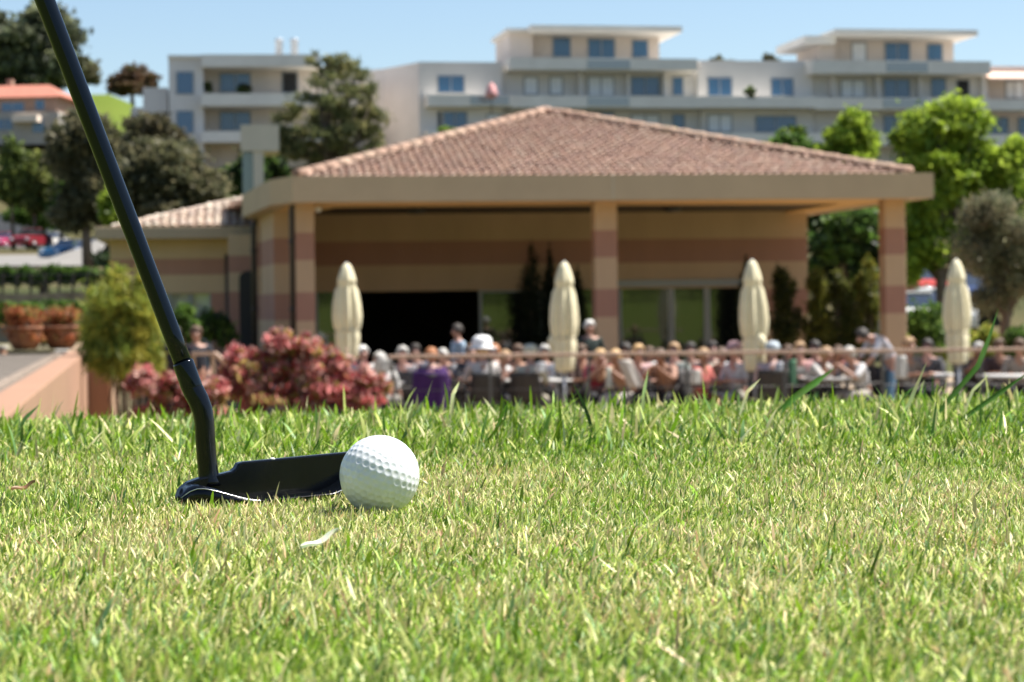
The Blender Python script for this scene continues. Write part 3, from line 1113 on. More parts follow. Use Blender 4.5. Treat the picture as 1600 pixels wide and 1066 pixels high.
# red photinia
D = 26
tree('red_shrub', 'largest red leaved shrub, in front of the left porch column', 'shrub',
     [pblob(395, 580, 42, 42, D), pblob(450, 565, 45, 42, D), pblob(500, 575, 45, 40, D), pblob(550, 590, 42, 36, D), pblob(590, 610, 24, 24, D), pblob(420, 612, 55, 30, D), pblob(520, 615, 60, 28, D), pblob(370, 560, 22, 26, D), pblob(475, 540, 30, 22, D), pblob(360, 600, 26, 30, D), pblob(440, 535, 28, 22, D), pblob(570, 620, 36, 22, D), pblob(410, 655, 50, 34, D), pblob(480, 660, 55, 34, D), pblob(550, 655, 46, 30, D)],
     0.105, 13500, RED, 53, 0.025, stems=12, zb=TER, per=24, rel=0.27, aspect=0.4, upright=0.8, group='red leaved shrubs')
D = 25
tree('red_shrub', 'low red shrub between the cream wall end and the putter shaft', 'shrub',
     [pblob(225, 600, 26, 28, D), pblob(262, 605, 28, 22, D), pblob(300, 612, 30, 20, D), pblob(340, 612, 24, 18, D), pblob(235, 655, 30, 30, D), pblob(290, 660, 34, 30, D), pblob(335, 655, 26, 28, D)],
     0.09, 8500, RED, 54, 0.02, stems=5, zb=TER, group='red leaved shrubs')
# greens around the terrace
for (px, py, rx, ry, D, pal, lab) in (
        (285, 500, 22, 30, 36, GREENS, 'green leafy shrub beside the two dark suited people'),
        (340, 505, 26, 34, 38, DARKG + GREENS, 'dark green shrub in front of the annex wall'),
        (1445, 512, 34, 40, 40, GREENS, 'rounded green shrub right of the last porch column'),
        (1470, 515, 30, 38, 42, LIME, 'light green shrub behind the rightmost parasol'),
        (1535, 535, 20, 30, 42, YELL, 'yellow green shrub right of the rightmost parasol'),
        (1590, 540, 24, 30, 41, GREENS, 'green shrub at the far right edge behind the rail'),
        (1400, 545, 18, 22, 39, LIME, 'small lime green shrub at the foot of the right porch column')):
    tree('green_shrub', lab, 'shrub', [pblob(px, py, rx, ry, D), pblob(px + rx * .4, py + ry * .5, rx * .8, ry * .7, D)], 0.10, 2600, pal, int(px), 0.02, stems=4, zb=TER, group='green shrubs round the terrace')
# cypresses against the porch wall
# (built after the restaurant frame)

# ------------------------------------------------------------------ restaurant
FR = Frame(477, CY, 37.0, R(7))
FR.O.z = TER
def band_mat(name, c1, c2, edges, top_c1=True):
    m = mat(name, (0.5, 0.5, 0.5), 0.9, 0.07, 2.0, 0.15, 80)
    nt_ = m.node_tree
    b_ = nt_.nodes['Principled BSDF']
    tc = nt_.nodes['Texture Coordinate']
    sx = nt_.nodes.new('ShaderNodeSeparateXYZ')
    nt_.links.new(tc.outputs['Object'], sx.inputs[0])
    dv = nt_.nodes.new('ShaderNodeMath')
    dv.operation = 'DIVIDE'
    dv.inputs[1].default_value = 5.0
    nt_.links.new(sx.outputs['Z'], dv.inputs[0])
    mp = nt_.nodes.new('ShaderNodeMapping')      # rain streaks run down the render
    mp.inputs['Scale'].default_value = (0.7, 0.7, 0.2)
    nz_ = [q for q in nt_.nodes if q.bl_idname == 'ShaderNodeTexNoise'][0]
    nt_.links.new(tc.outputs['Object'], mp.inputs['Vector'])
    nt_.links.new(mp.outputs[0], nz_.inputs['Vector'])
    rp = nt_.nodes.new('ShaderNodeValToRGB')
    rp.color_ramp.interpolation = 'CONSTANT'
    e = sorted(edges)
    cols = []
    k = top_c1
    for _ in range(len(e) + 1):
        cols.append(c1 if k else c2)
        k = not k
    cols = cols[::-1]
    rp.color_ramp.elements[0].position = 0
    rp.color_ramp.elements[0].color = (*cols[0], 1)
    rp.color_ramp.elements[1].position = e[0] / 5
    rp.color_ramp.elements[1].color = (*cols[1], 1)
    for q, c in zip(e[1:], cols[2:]):
        el = rp.color_ramp.elements.new(q / 5)
        el.color = (*c, 1)
    nt_.links.new(dv.outputs[0], rp.inputs['Fac'])
    mx = nt_.nodes.new('ShaderNodeMix')
    mx.data_type = 'RGBA'
    mx.blend_type = 'MULTIPLY'
    mx.inputs[0].default_value = 1
    old = b_.inputs['Base Color'].links[0].from_socket
    vm = nt_.nodes.new('ShaderNodeVectorMath')
    vm.operation = 'SCALE'
    vm.inputs['Scale'].default_value = 2.0
    nt_.links.new(old, vm.inputs[0])
    nt_.links.new(rp.outputs['Color'], mx.inputs[6])
    nt_.links.new(vm.outputs[0], mx.inputs[7])
    nt_.links.new(mx.outputs[2], b_.inputs['Base Color'])
    return m


C_CREAM, C_PINK = (0.47, 0.32, 0.20), (0.34, 0.175, 0.125)
CREAM = mat('cream render', (0.36, 0.25, 0.135), 0.9, 0.06, 2.0, 0.15, 80)
PINKB = mat('terracotta pink render', (0.25, 0.125, 0.085), 0.9, 0.06, 2.0, 0.15, 80)
FASC = mat('fascia render', (0.46, 0.34, 0.22), 0.9, 0.05, 1.2, 0.1, 60)
SOFF = mat('soffit bounce glow', (0.74, 0.45, 0.18), 0.9, 0.04, 2.0)  # orange bounce light from the terrace put into the base colour
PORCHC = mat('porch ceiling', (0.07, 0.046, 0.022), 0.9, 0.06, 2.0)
PIPE = mat('dark downpipe', (0.035, 0.026, 0.022), 0.5, 0.1, 20)
ALU = mat('grey aluminium frame', (0.30, 0.31, 0.30), 0.4, 0.05, 20)
GLR = glass_mat('restaurant glass', (0.006, 0.007, 0.006), 0.085)
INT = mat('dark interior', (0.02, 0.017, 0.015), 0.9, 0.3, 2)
LAMP = mat('lamp housing', (0.55, 0.55, 0.55), 0.5, 0.1, 10)
DLAMP = mat('dark lamp housing', (0.05, 0.045, 0.04), 0.5, 0.1, 10)

rest = empty('restaurant', 'low restaurant pavilion with hipped tile roof, banded columns and open porch', 'restaurant', FR.O, FR.yaw)


WF0 = FR.L(900, 313, -0.9)[2]      # fascia bottom
WF1 = FR.L(900, 273, -0.9)[2]      # fascia top
# columns
bands_c = [FR.L(477, y, -0.18)[2] for y in (364, 407, 458, 503)]
BAND = band_mat('banded render', C_CREAM, C_PINK, bands_c)
for (a, c) in ((462, 492), (930, 965), (1383, 1416)):
    u0, u1 = FR.L(a, 420, -0.18)[0], FR.L(c, 420, -0.18)[0]
    MB().box((u0, -0.18, 0.0), (u1, u1 - u0 - 0.18, WF0 + 0.02)).build('column', BAND, rest, bevel=0.015)
# fascia ring
ul, ur = FR.L(457, 290, -0.9)[0], FR.L(1459, 290, -0.9)[0]
bl = FR.Lw(378, 305, WF1)           # where the left eave runs back to
dirl = Vector((bl[0] - ul, bl[1] + 0.9, 0))
back = 12.5
ublu = ul + dirl.x / dirl.y * (back + 0.9)
ml = FR.Lw(422, 281, WF1)            # chamfered front corner
poly_o = [(ul, -0.9), (ur, -0.9), (ur - 0.5, back), (bl[0] + 1.4, back), (bl[0], bl[1]), (ml[0], ml[1])]
th = 0.3
m_ = MB()
# fascia boards as mitred prisms
inner = [(ul + 0.28, -0.9 + th), (ur - th, -0.9 + th), (ur - 0.5 - th, back - th), (bl[0] + 1.4 + .3, back - th), (bl[0] + .32, bl[1] - .02), (ml[0] + .3, ml[1] + .12)]
for i in range(6):
    j = (i + 1) % 6
    q = [poly_o[i], poly_o[j], inner[j], inner[i]]
    m_.prism(q, WF0, WF1)
m_.build('fascia', FASC, rest)
uj = FR.L(958, 290, -0.9)[0]
MB().box((uj - .02, -.904, WF0 + .003), (uj + .02, -.9005, WF1 - .003)).build('fascia_joint', mat('joint filler', (0.46, 0.37, 0.26), .9), rest)
# soffit strip behind the fascia and porch ceiling a little higher
ins2 = [(ul + 0.9, 1.5), (ur - 0.9, 1.5), (ur - 1.2, back - 0.9), (bl[0] + 2.3, back - .9), (bl[0] + 1.2, bl[1] - .1), (ml[0] + 1.1, max(1.7, ml[1] + .3))]
m_ = MB()
for i in range(6):
    j = (i + 1) % 6
    q = [inner[i], inner[j], ins2[j], ins2[i]]
    m_.prism(q, WF0 + 0.015, WF0 + 0.10)
m_.build('soffit', SOFF, rest)
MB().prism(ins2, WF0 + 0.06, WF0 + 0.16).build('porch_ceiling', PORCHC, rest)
# flat gutter ledge
MB().prism([(p[0] * .998, p[1] * .998) for p in inner], WF1 - 0.10, WF1 - 0.03).build('gutter_ledge', FASC, rest)

# back wall with bands, openings below w_open
VB = 5.2
w_open = FR.L(650, 455, VB)[2]
b1, b2 = FR.L(650, 375, VB)[2], FR.L(650, 409, VB)[2]
uA, uB = FR.L(495, 420, VB)[0] - 1.1, FR.L(1262, 420, VB)[0]
uR0 = FR.L(1165, 480, VB)[0]
wpoly = [(uA, w_open), (uR0, w_open), (uR0, 0), (uB, 0), (uB, WF0 + 0.05), (uA, WF0 + 0.05)]
n = len(wpoly)
vs = [(x, VB, z) for x, z in wpoly] + [(x, VB + .25, z) for x, z in wpoly]
MB().add(vs, [tuple(range(n)), tuple(range(2 * n - 1, n - 1, -1))] + [(i, n + i, n + (i + 1) % n, (i + 1) % n) for i in range(n)]).build('wall', BAND, rest)
# right return wall of the room
rb = MB()
rb.box((uB - 0.25, VB + 0.253, 0), (uB - 0.003, back - 1.0, WF0 + 0.05))
rb.build('wall', BAND, rest)
# left diagonal wall under the left eave
uC0 = FR.L(402, 420, 5.0)[0]
uC1 = FR.L(428, 420, 1.6)[0]
lw = [(FR.L(402, 420, 6.0)[0], 6.0), (FR.L(428, 420, 2.6)[0], 2.6), (FR.L(456, 420, 2.6)[0], 2.6), (FR.L(456, 420, 2.6)[0], 6.0)]
MB().prism(lw, 0, WF0 + 0.05).build('wall', BAND, rest)
# dark room behind the openings
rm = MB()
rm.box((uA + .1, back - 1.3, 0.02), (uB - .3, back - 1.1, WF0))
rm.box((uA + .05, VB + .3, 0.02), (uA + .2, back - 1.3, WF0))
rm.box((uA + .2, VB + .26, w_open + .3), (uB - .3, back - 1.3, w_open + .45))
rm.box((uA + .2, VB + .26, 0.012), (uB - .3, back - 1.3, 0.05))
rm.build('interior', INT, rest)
# glazing: left fixed pane, open doorway, middle panes, right panes
def pane(px0, px1, py0, v=VB + 0.12):
    u0, u1 = FR.L(px0, 480, v)[0], FR.L(px1, 480, v)[0]
    wt = FR.L((px0 + px1) / 2, py0, v)[2]
    fr = MB()
    t = 0.06
    fr.box((u0, v - .06, 0.05), (u0 + t, v + .02, wt))
    fr.box((u1 - t, v - .06, 0.05), (u1, v + .02, wt))
    fr.box((u0 + t, v - .06, wt - t), (u1 - t, v + .02, wt))
    fr.box((u0 + t, v - .06, 0.05), (u1 - t, v + .02, 0.05 + t))
    f_ = fr.build('window_frame', ALU, rest)
    MB().box((u0 + t, v - .03, 0.05 + t), (u1 - t, v - .015, wt - t)).build('glass', GLR, f_)


pane(492, 553, 452)
pane(748, 846, 452)
pane(846, 930, 440)
pane(966, 1048, 440)
pane(1048, 1104, 440)
pane(1104, 1163, 440)
lin = MB()
u0, u1 = FR.L(930, 440, VB)[0], FR.L(1163, 440, VB)[0]
lin.box((u0, VB - 0.03, FR.L(1000, 448, VB)[2]), (u1, VB - 0.003, FR.L(1000, 438, VB)[2]))
lin.build('window_lintel', ALU, rest)
# downpipes
def pipe(px, y0, v, r=0.055):
    p = FR.L(px, y0, v)
    mb = MB()
    mb.tube([(p[0], v, 0.02), (p[0], v, p[2] - .12), (p[0] + .06, v - .1, p[2])], r, 10)
    for z in (0.6, 1.8, 2.9):
        mb.lathe([(r * 1.25, -.03), (r * 1.25, .03)], 10, (p[0], v, z))
    mb.build('downpipe', PIPE, rest)


pipe(456, 314, -0.05)
pipe(396, 345, 5.6)
# wall lamps and ceiling lamps
p = FR.L(497, 327, -0.1)
lm = MB()
lm.ball(p, (0.06, 0.07, 0.05))
lm.box((p[0] - 0.1, p[1] - .02, p[2] - .02), (p[0] - 0.03, p[1] + .02, p[2] + .02))
lm.build('spot_lamp', LAMP, rest)
for px in (650, 1050):
    p = FR.L(px, 331, 3.2)
    MB().lathe([(0.10, -0.1), (0.16, -0.08), (0.17, -0.02), (0.15, 0.0)], 20, (p[0], 3.2, WF0 + .06)).build('ceiling_lamp', DLAMP, rest)

# tile roof ------------------------------------------------------------
TILE = tint_mat('clay roof tile', 0.85)


def tile_face(a, b_, c, pitch, rowlen, seed, amp=0.042):
    """canal tiles on the triangle a-b (eave) - c (apex); rows step down to the eave"""
    a, b_, c = Vector(a), Vector(b_), Vector(c)
    eu_ = (b_ - a).normalized()
    n = (b_ - a).cross(c - a).normalized()
    if n.z < 0:
        n = -n
    es = n.cross(eu_)
    if es.dot(c - a) < 0:
        es = -es
    L = (b_ - a).length
    H = (c - a).dot(es)
    ca = (c - a).dot(eu_)
    r = random.Random(seed)
    ncol = int(L / pitch)
    nrow = int(H / rowlen) + 1
    S = 8
    vs, fs, tint = [], [], []
    pal = [(0.40, 0.265, 0.195), (0.43, 0.29, 0.215), (0.385, 0.245, 0.18), (0.44, 0.315, 0.24), (0.40, 0.26, 0.20), (0.37, 0.245, 0.19)]
    for i in range(nrow):
        s0, s1 = i * rowlen - 0.03, (i + 1) * rowlen
        for j in range(ncol):
            um, sm = (j + .5) * pitch, (i + .5) * rowlen
            lo = ca * sm / H
            hi = L - (L - ca) * sm / H
            if um < lo - pitch * .6 or um > hi + pitch * .6 or sm > H:
                continue
            k = len(vs)
            jx, jz = r.uniform(-.012, .012), r.uniform(-.006, .008)
            col = r.choice(pal)
            q = r.uniform(.85, 1.12)
            for (s, lift, wd) in ((s0, 0.035, 1.0), (s1, 0.0, 0.82)):
                for m in range(S + 1):
                    t = m / S
                    x = j * pitch + (0.5 + (t - .5) * wd) * pitch + jx
                    z = amp * max(0.0, math.sin(PI * t)) ** 0.7 + lift + jz
                    vs.append(a + eu_ * x + es * s + n * z)
                    tint.append(tuple(cc_ * q for cc_ in col))
            for m in range(S):
                fs.append((k + m, k + m + 1, k + S + 2 + m, k + S + 1 + m))
            # end lip
            k2 = len(vs)
            for m in range(S + 1):
                vs.append(vs[k + m])
                tint.append(tuple(cc_ * .8 for cc_ in col))
            for m in range(S + 1):
                vs.append(vs[k + m] - n * 0.018)
                tint.append(tuple(cc_ * .8 for cc_ in col))
            for m in range(S):
                fs.append((k2 + m, k2 + S + 1 + m, k2 + S + 2 + m, k2 + m + 1))
    # under-layer of channels
    return vs, fs, tint


def hip_tiles(p0, p1, seed):
    p0, p1 = Vector(p0), Vector(p1)
    d = (p1 - p0)
    L = d.length
    d.normalize()
    side = d.cross(Vector((0, 0, 1))).normalized()
    up = side.cross(d)
    r = random.Random(seed)
    vs, fs, tint = [], [], []
    step = 0.38
    for i in range(int(L / step)):
        a = p0 + d * (i * step)
        col = r.choice([(0.40, 0.26, 0.19), (0.37, 0.235, 0.17), (0.42, 0.29, 0.21)])
        k = len(vs)
        for (s, rad, lift) in ((0, 0.098, 0.014), (step + .02, 0.088, 0.0)):
            for m in range(9):
                t = PI * m / 8
                vs.append(a + d * s + side * math.cos(t) * rad + up * (math.sin(t) * rad + lift))
                tint.append(col)
        for m in range(8):
            fs.append((k + m, k + m + 1, k + 10 + m, k + 9 + m))
        k2 = len(vs)
        vs.append(a + up * 0.02)
        tint.append((0.06, 0.035, 0.025))
        for m in range(8):
            fs.append((k2, k + m + 1, k + m))
    return vs, fs, tint


wb = WF1 - 0.02
A = FR.Lw(463, 271, wb)
B_ = FR.Lw(1424, 266, wb)
vt = -0.45
A = (FR.L(463, 271, vt)[0], vt, wb)
B_ = (FR.L(1422, 266, vt)[0], vt, wb)
C_ = FR.L(852, 178, 6.2)
Dk = (B_[0] - 0.3, back - 0.5, wb)
E = (A[0] - 1.3, back - 0.5, wb)
roof = None
vs, fs, ti = [], [], []
faces = [(A, B_, C_, 1), (B_, Dk, C_, 2), (E, A, C_, 3), (Dk, E, C_, 4)]
for q in faces:
    v_, f_, t_ = tile_face(q[0], q[1], q[2], 0.14, 0.29, q[3], 0.034)
    k = len(vs)
    vs += v_
    fs += [tuple(i + k for i in f) for f in f_]
    ti += t_
# solid bed under the tiles
o = np_mesh('roof', np.array([tuple(v) for v in vs]), np.array(fs), None, TILE, np.array(ti), rest)
roof = o
MB().add([A, B_, Dk, E, (C_[0], C_[1], C_[2] - 0.0)], [(0, 1, 4), (1, 2, 4), (2, 3, 4), (3, 0, 4), (3, 2, 1, 0)]).build('roof_bed', mat('roof mortar', (0.24, 0.125, 0.09), 0.9, 0.1, 6), roof)
for k, (p0, p1) in enumerate(((A, C_), (B_, C_), (Dk, C_), (E, C_))):
    p0 = Vector(p0) + Vector((0, 0, .05))
    p1 = Vector(p1) + Vector((0, 0, .05))
    v_, f_, t_ = hip_tiles(p0, p1, 50 + k)
    quads = [f for f in f_ if len(f) == 4]
    tris = [f for f in f_ if len(f) == 3]
    np_mesh('hip_ridge', np.array([tuple(v) for v in v_]), np.array(quads), np.array(tris), TILE, np.array(t_), roof)
MB().ball((C_[0], C_[1], C_[2] + .06), (0.17, 0.17, 0.09)).build('apex_cap', mat('apex tile', (0.3, 0.19, 0.14), .85), roof)

# annex (lower wing) ---------------------------------------------------
FA = Frame(250, CY, 46.0, R(7))
FA.O.z = TER
annex = empty('annex', 'lower tiled annex with cream and terracotta bands, half hidden by the putter shaft', 'building', FA.O, FA.yaw)
fu0, fu1 = FA.L(148, 365, -0.6)[0], FA.L(392, 365, -0.6)[0]
fw0, fw1 = FA.L(262, 373, -0.6)[2], FA.L(262, 354, -0.6)[2]
MB().box((fu0, -0.6, fw0), (fu1, 6.5, fw1)).build('fascia', FASC, annex, bevel=0.01)
wu0, wu1 = FA.L(172, 420, 0)[0], FA.L(357, 420, 0)[0]
eds = [FA.L(262, y, 0)[2] for y in (406, 431, 459)]
BANDA = band_mat('annex lit banded render', (0.60, 0.43, 0.26), (0.44, 0.23, 0.16), eds)  # lighter copy of the banded render, stronger light put into its colours
ux0, ux1 = FA.L(200, 480, 0)[0], FA.L(330, 480, 0)[0]
wpoly = [(wu0, 0), (ux0, 0), (ux0, eds[2]), (ux1, eds[2]), (ux1, 0), (wu1, 0), (wu1, fw0 + .02), (wu0, fw0 + .02)]
n = len(wpoly)
vs = [(x, 0, z) for x, z in wpoly] + [(x, .25, z) for x, z in wpoly]
MB().add(vs, [tuple(range(n)), tuple(range(2 * n - 1, n - 1, -1))] + [(i, n + i, n + (i + 1) % n, (i + 1) % n) for i in range(n)]).build('wall', BANDA, annex)
MB().prism([(wu1 + .002, -2.2), (wu1 + 1.6, -2.2), (wu1 + 1.6, -1.95), (wu1 + .25, -1.95), (wu1 + .25, .25), (wu1 + .002, .25)], 0, fw0 + .02).build('wall', BANDA, annex)
# window strip with pale blinds
u0, u1 = FA.L(200, 475, 0)[0], FA.L(330, 475, 0)[0]
fr = MB()
for i in range(5):
    x = u0 + (u1 - u0) * i / 4
    fr.box((x - .04, 0.05, 0.6), (x + .04, 0.13, eds[2]))
fr.box((u0, 0.04, 0.55), (u1, 0.14, 0.6))
f_ = fr.build('window', ALU, annex)
MB().box((u0, 0.16, 0), (u1, 0.19, eds[2])).build('glass', glass_mat('pale blind glass', (0.42, 0.44, 0.44), 0.12), f_)
MB().tube([(wu1 - .02, -0.12, 0), (wu1 - .02, -0.12, eds[0] + .1)], .05, 8).build('downpipe', PIPE, annex)
# dark arched doorway
p0, p1 = FA.L(374, 480, -2.25)[0], FA.L(399, 480, -2.25)[0]
hw = (p1 - p0) / 2
arch = [(p0, 0.01), (p1, 0.01)]
wt = FA.L(386, 436, -2.25)[2]
for k in range(0, 13):
    t = PI * k / 12
    arch.append(((p0 + p1) / 2 + hw * math.cos(t), wt + hw * math.sin(t)))
n = len(arch)
vs = [(x, -2.26, z) for x, z in arch] + [(x, -2.205, z) for x, z in arch]
MB().add(vs, [tuple(range(n)), tuple(range(2 * n - 1, n - 1, -1))] + [(i, n + i, n + (i + 1) % n, (i + 1) % n) for i in range(n)]).build('door', mat('dark arched door', (0.015, 0.013, 0.012), 0.5), annex)
# annex roof
a_ = (FA.L(178, 352, -0.4)[0], -0.3, fw1 + .0)
b2_ = (FA.L(400, 352, -0.4)[0] + 2.5, -0.3, fw1)
c_ = (FA.L(400, 296, 4.2)[0] + 0.6, 4.2, FA.L(400, 297, 4.2)[2])
v_, f_, t_ = tile_face(a_, b2_, c_, 0.18, 0.34, 77)
v2, f2, t2 = tile_face((a_[0], 6.2, fw1), a_, c_, 0.18, 0.34, 78)
k = len(v_)
t_ = [tuple(min(1, x * q) for x, q in zip(t, (1.45, 1.75, 1.85))) for t in t_ + t2]
o = np_mesh('roof', np.array([tuple(v) for v in v_ + v2]), np.array(f_ + [tuple(i + k for i in f) for f in f2]), None, TILE, np.array(t_), annex)
MB().add([a_, b2_, c_, (a_[0], 6.2, fw1), (b2_[0], 6.2, fw1)], [(0, 1, 2), (3, 0, 2), (4, 3, 2), (1, 4, 2), (0, 3, 4, 1)]).build('roof_bed', MATS['roof mortar'], o)

# slim dark cypresses in front of the porch wall
def cypress(px, ytop, wpx, v, lab):
    p = FR.L(px, ytop, v)
    loc = FR.O + FR.e1 * p[0] + FR.e2 * v
    hgt = p[2]
    root = empty('cypress', lab, 'cypress', (loc.x, loc.y, TER), 0, 'slim dark cypresses under the porch')
    rw = wpx * 0.68 * v_scale(loc.y)
    cl = []
    r = random.Random(int(px))
    for i in range(40):
        t = i / 39
        rad = rw * min(1, (1.06 - t) * 2.6) * (0.75 + .25 * min(1, t * 5))
        cl.append((r.uniform(-.3, .3) * rad, r.uniform(-.3, .3) * rad, 0.45 + (hgt - 0.5) * t, rad * .8, rad * .8, 0.16))
    co, q, t = leaf_cloud(cl, 3600, 0.08, [(0.016, 0.026, 0.012), (0.024, 0.034, 0.016)], int(px), 0.3, upright=1.5)
    np_mesh('foliage', co, q, None, leaf_mat('leaf'), t, root, smooth=False)
    MB().lathe([(0.14, 0.0), (0.19, 0.3), (0.2, 0.42), (0.17, 0.42), (0.16, 0.38)], 18).build('pot', mat('dark pot', (0.04, 0.035, 0.03), 0.6), root)
    MB().tube([(0, 0, 0.35), (0, 0, hgt * .8)], [.03, .01], 6).build('stem', BARK, root)


def v_scale(D):
    return D / F


cypress(829, 378, 34, 4.3, 'broad dark cypress in a pot just left of the second parasol')
cypress(858, 383, 22, 4.7, 'thin dark cypress standing beside a broader one behind the second parasol')
cypress(902, 416, 22, 4.5, 'short dark cypress between the second parasol and the middle column')
cypress(1166, 400, 26, 4.5, 'dark cypress partly hidden behind the third parasol')

# ------------------------------------------------------------------ apartment block
FP = Frame(655, CY, 172.0, R(10))
FP.O.z = 8.0
AW = mat('apartment render', (0.63, 0.60, 0.565), 0.9, 0.05, 0.4, 0, 1)
AP = mat('apartment warm render', (0.62, 0.54, 0.48), 0.9, 0.05, 0.4, 0, 1)
ASL = mat('balcony concrete', (0.70, 0.67, 0.61), 0.9, 0.06, 0.6, 0, 1)
AGL = glass_mat('apartment glass', (0.022, 0.09, 0.19), 0.04)  # blue of the reflected sky put into the body colour
ASH = mat('white roller shutter', (0.72, 0.74, 0.76), 0.6, 0.04, 1)
ADK = mat('dark opening', (0.02, 0.02, 0.022), 0.8, 0.1, 2)
AFR = mat('window frame paint', (0.24, 0.26, 0.28), 0.6, 0.04, 5)
RAIL = glass_mat('balcony glass', (0.30, 0.32, 0.32), 0.05)


def abox(fr, root, name, m, x0, y0, x1, y1, v0, v1):
    u0, u1, w0, w1 = fr.rect(x0, y0, x1, y1, v0)
    return MB().box((u0, v0, w0), (u1, v1, w1)).build(name, m, root)


def awin(fr, root, x0, y0, x1, y1, v, kind='g'):
    u0, u1, w0, w1 = fr.rect(x0, y0, x1, y1, v)
    t = 0.10
    mb = MB()
    mb.box((u0, v - .06, w0), (u0 + t, v - .004, w1))
    mb.box((u1 - t, v - .06, w0), (u1, v - .004, w1))
    mb.box((u0 + t, v - .06, w1 - t), (u1 - t, v - .004, w1))
    mb.box((u0 + t, v - .06, w0), (u1 - t, v - .004, w0 + t))
    if u1 - u0 > 1.6:
        um = (u0 + u1) / 2
        mb.box((um - .05, v - .06, w0 + t), (um + .05, v - .004, w1 - t))
    f_ = mb.build('window', AFR, root)
    nm, m = {'g': ('pane', AGL), 's': ('shutter', ASH), 'd': ('pane', ADK)}[kind]
    MB().box((u0 + t, v - .04, w0 + t), (u1 - t, v - .012, w1 - t)).build(nm, m, f_)


ap = empty('apartment_block', 'long pale apartment block with two penthouses and deep balconies on the hillside', 'apartment block', FP.O, FP.yaw)
X = lambda *a: abox(FP, ap, *a)
Wn = lambda *a: awin(FP, ap, *a)
# body
X('wall', AW, 655, 97, 785, 262, 0, 14)
X('wall', AW, 785, 104, 1095, 262, 0.9, 14)
X('wall', AW, 1095, 95, 1270, 262, 0.5, 14)
X('wall', AW, 1270, 104, 1545, 262, 0.9, 14)
X('wall', AP, 1545, 104, 1680, 262, 2.0, 14)
# end wall turned towards the sun
u_ = FP.L(655, 150, 0)[0]
w0_, w1_ = FP.L(620, 262, 0)[2], FP.L(640, 97, 0)[2]
ue = FP.L(600, 150, 5)[0]
MB().prism([(u_ - .01, 0.02), (u_ - .01, 9), (ue - 4, 9), (ue, 5)], w0_, w1_).build('end_wall', AW, ap)
ue2 = FP.L(574, 150, 9.2)[0]
MB().box((ue2, 9.2, w0_), (u_ + 1, 14, w1_)).build('rear_wing', AW, ap)
# penthouse A
X('penthouse', AP, 832, 50, 1030, 106, 4, 12)
X('penthouse', AP, 796, 48, 832, 106, 2.6, 9)
X('penthouse_roof', ASL, 830, 40, 1066, 49, 0.5, 12)
X('penthouse_roof', ASL, 792, 44, 830, 50, 2.0, 9.5)
for q in ((863, 58, 892, 90), (918, 60, 961, 95), (987, 62, 1013, 91)):
    Wn(*q, 4)
# penthouse B
X('penthouse', AP, 1304, 55, 1490, 112, 4, 12)
X('penthouse', AP, 1280, 66, 1304, 112, 3, 9)
X('penthouse_roof', ASL, 1306, 46, 1528, 55, 0.5, 12)
X('penthouse_roof', ASL, 1258, 56, 1306, 68, 1.5, 9.5)
Wn(1330, 66, 1354, 97, 4, 's')
for q in ((1382, 66, 1422, 99), (1448, 68, 1473, 96)):
    Wn(*q, 4)
# balconies: parapet bands in front of each floor
for q in ((797, 91, 1090, 109), (1270, 95, 1548, 115)):
    X('balcony', ASL, *q, -1.4, 0.85)
for q in ((668, 148, 800, 166), (800, 150, 1100, 168), (1100, 151, 1275, 168), (1275, 153, 1545, 171), (1545, 156, 1680, 172)):
    X('balcony', ASL, *q, -1.4, 0.45 if q[0] in (1100,) else (-0.05 if q[0] == 668 else 0.85))
for q in ((668, 204, 1100, 222), (1100, 208, 1300, 226), (1300, 210, 1680, 228)):
    X('balcony', ASL, *q, -1.5, -0.05)
# glass insets in the parapets
for q in ((918, 93, 985, 108), (1385, 97, 1450, 113), (918, 152, 983, 166), (1380, 155, 1450, 169), (735, 150, 795, 164)):
    u0, u1, w0, w1 = FP.rect(*q, -1.41)
    MB().box((u0, -1.45, w0), (u1, -1.404, w1)).build('balustrade_glass', RAIL, ap)
# floor 2 windows
for q in ((683, 118, 726, 146, 0, 'g'), (818, 119, 841, 149, 0.9, 's'), (858, 119, 880, 149, 0.9, 's'), (918, 119, 960, 151, 0.9, 's'), (985, 120, 1031, 150, 0.9, 'g'), (1050, 120, 1068, 150, 0.9, 'g'),
          (1105, 121, 1144, 151, 0.5, 'g'), (1204, 122, 1240, 151, 0.5, 'g'), (1313, 124, 1352, 153, 0.9, 's'), (1380, 123, 1422, 154, 0.9, 'g'), (1454, 122, 1478, 152, 0.9, 'g'), (1494, 124, 1515, 153, 0.9, 'd'),
          (1570, 126, 1600, 155, 2.0, 's')):
    Wn(*q)
# floor 1 windows
for q in ((683, 174, 690, 206, 0, 'd'), (692, 174, 730, 206, 0, 'g'), (760, 178, 782, 206, 0, 's'), (860, 178, 885, 206, 0.9, 's'), (916, 175, 960, 206, 0.9, 'g'), (985, 178, 1031, 206, 0.9, 's'), (1050, 178, 1070, 207, 0.9, 'g'),
          (1105, 178, 1144, 207, 0.5, 's'), (1180, 181, 1244, 208, 0.5, 'g'), (1310, 181, 1340, 210, 0.9, 's'), (1380, 180, 1420, 210, 0.9, 'g'), (1545, 183, 1576, 211, 2.0, 'g'), (1590, 183, 1625, 211, 2.0, 'g')):
    Wn(*q)
# dividing fins between flats
for x in (905, 980, 1037, 1090, 1300, 1370, 1436, 1535):
    X('fin_wall', AW, x, 109, x + 5, 151, 0.2, 0.89)
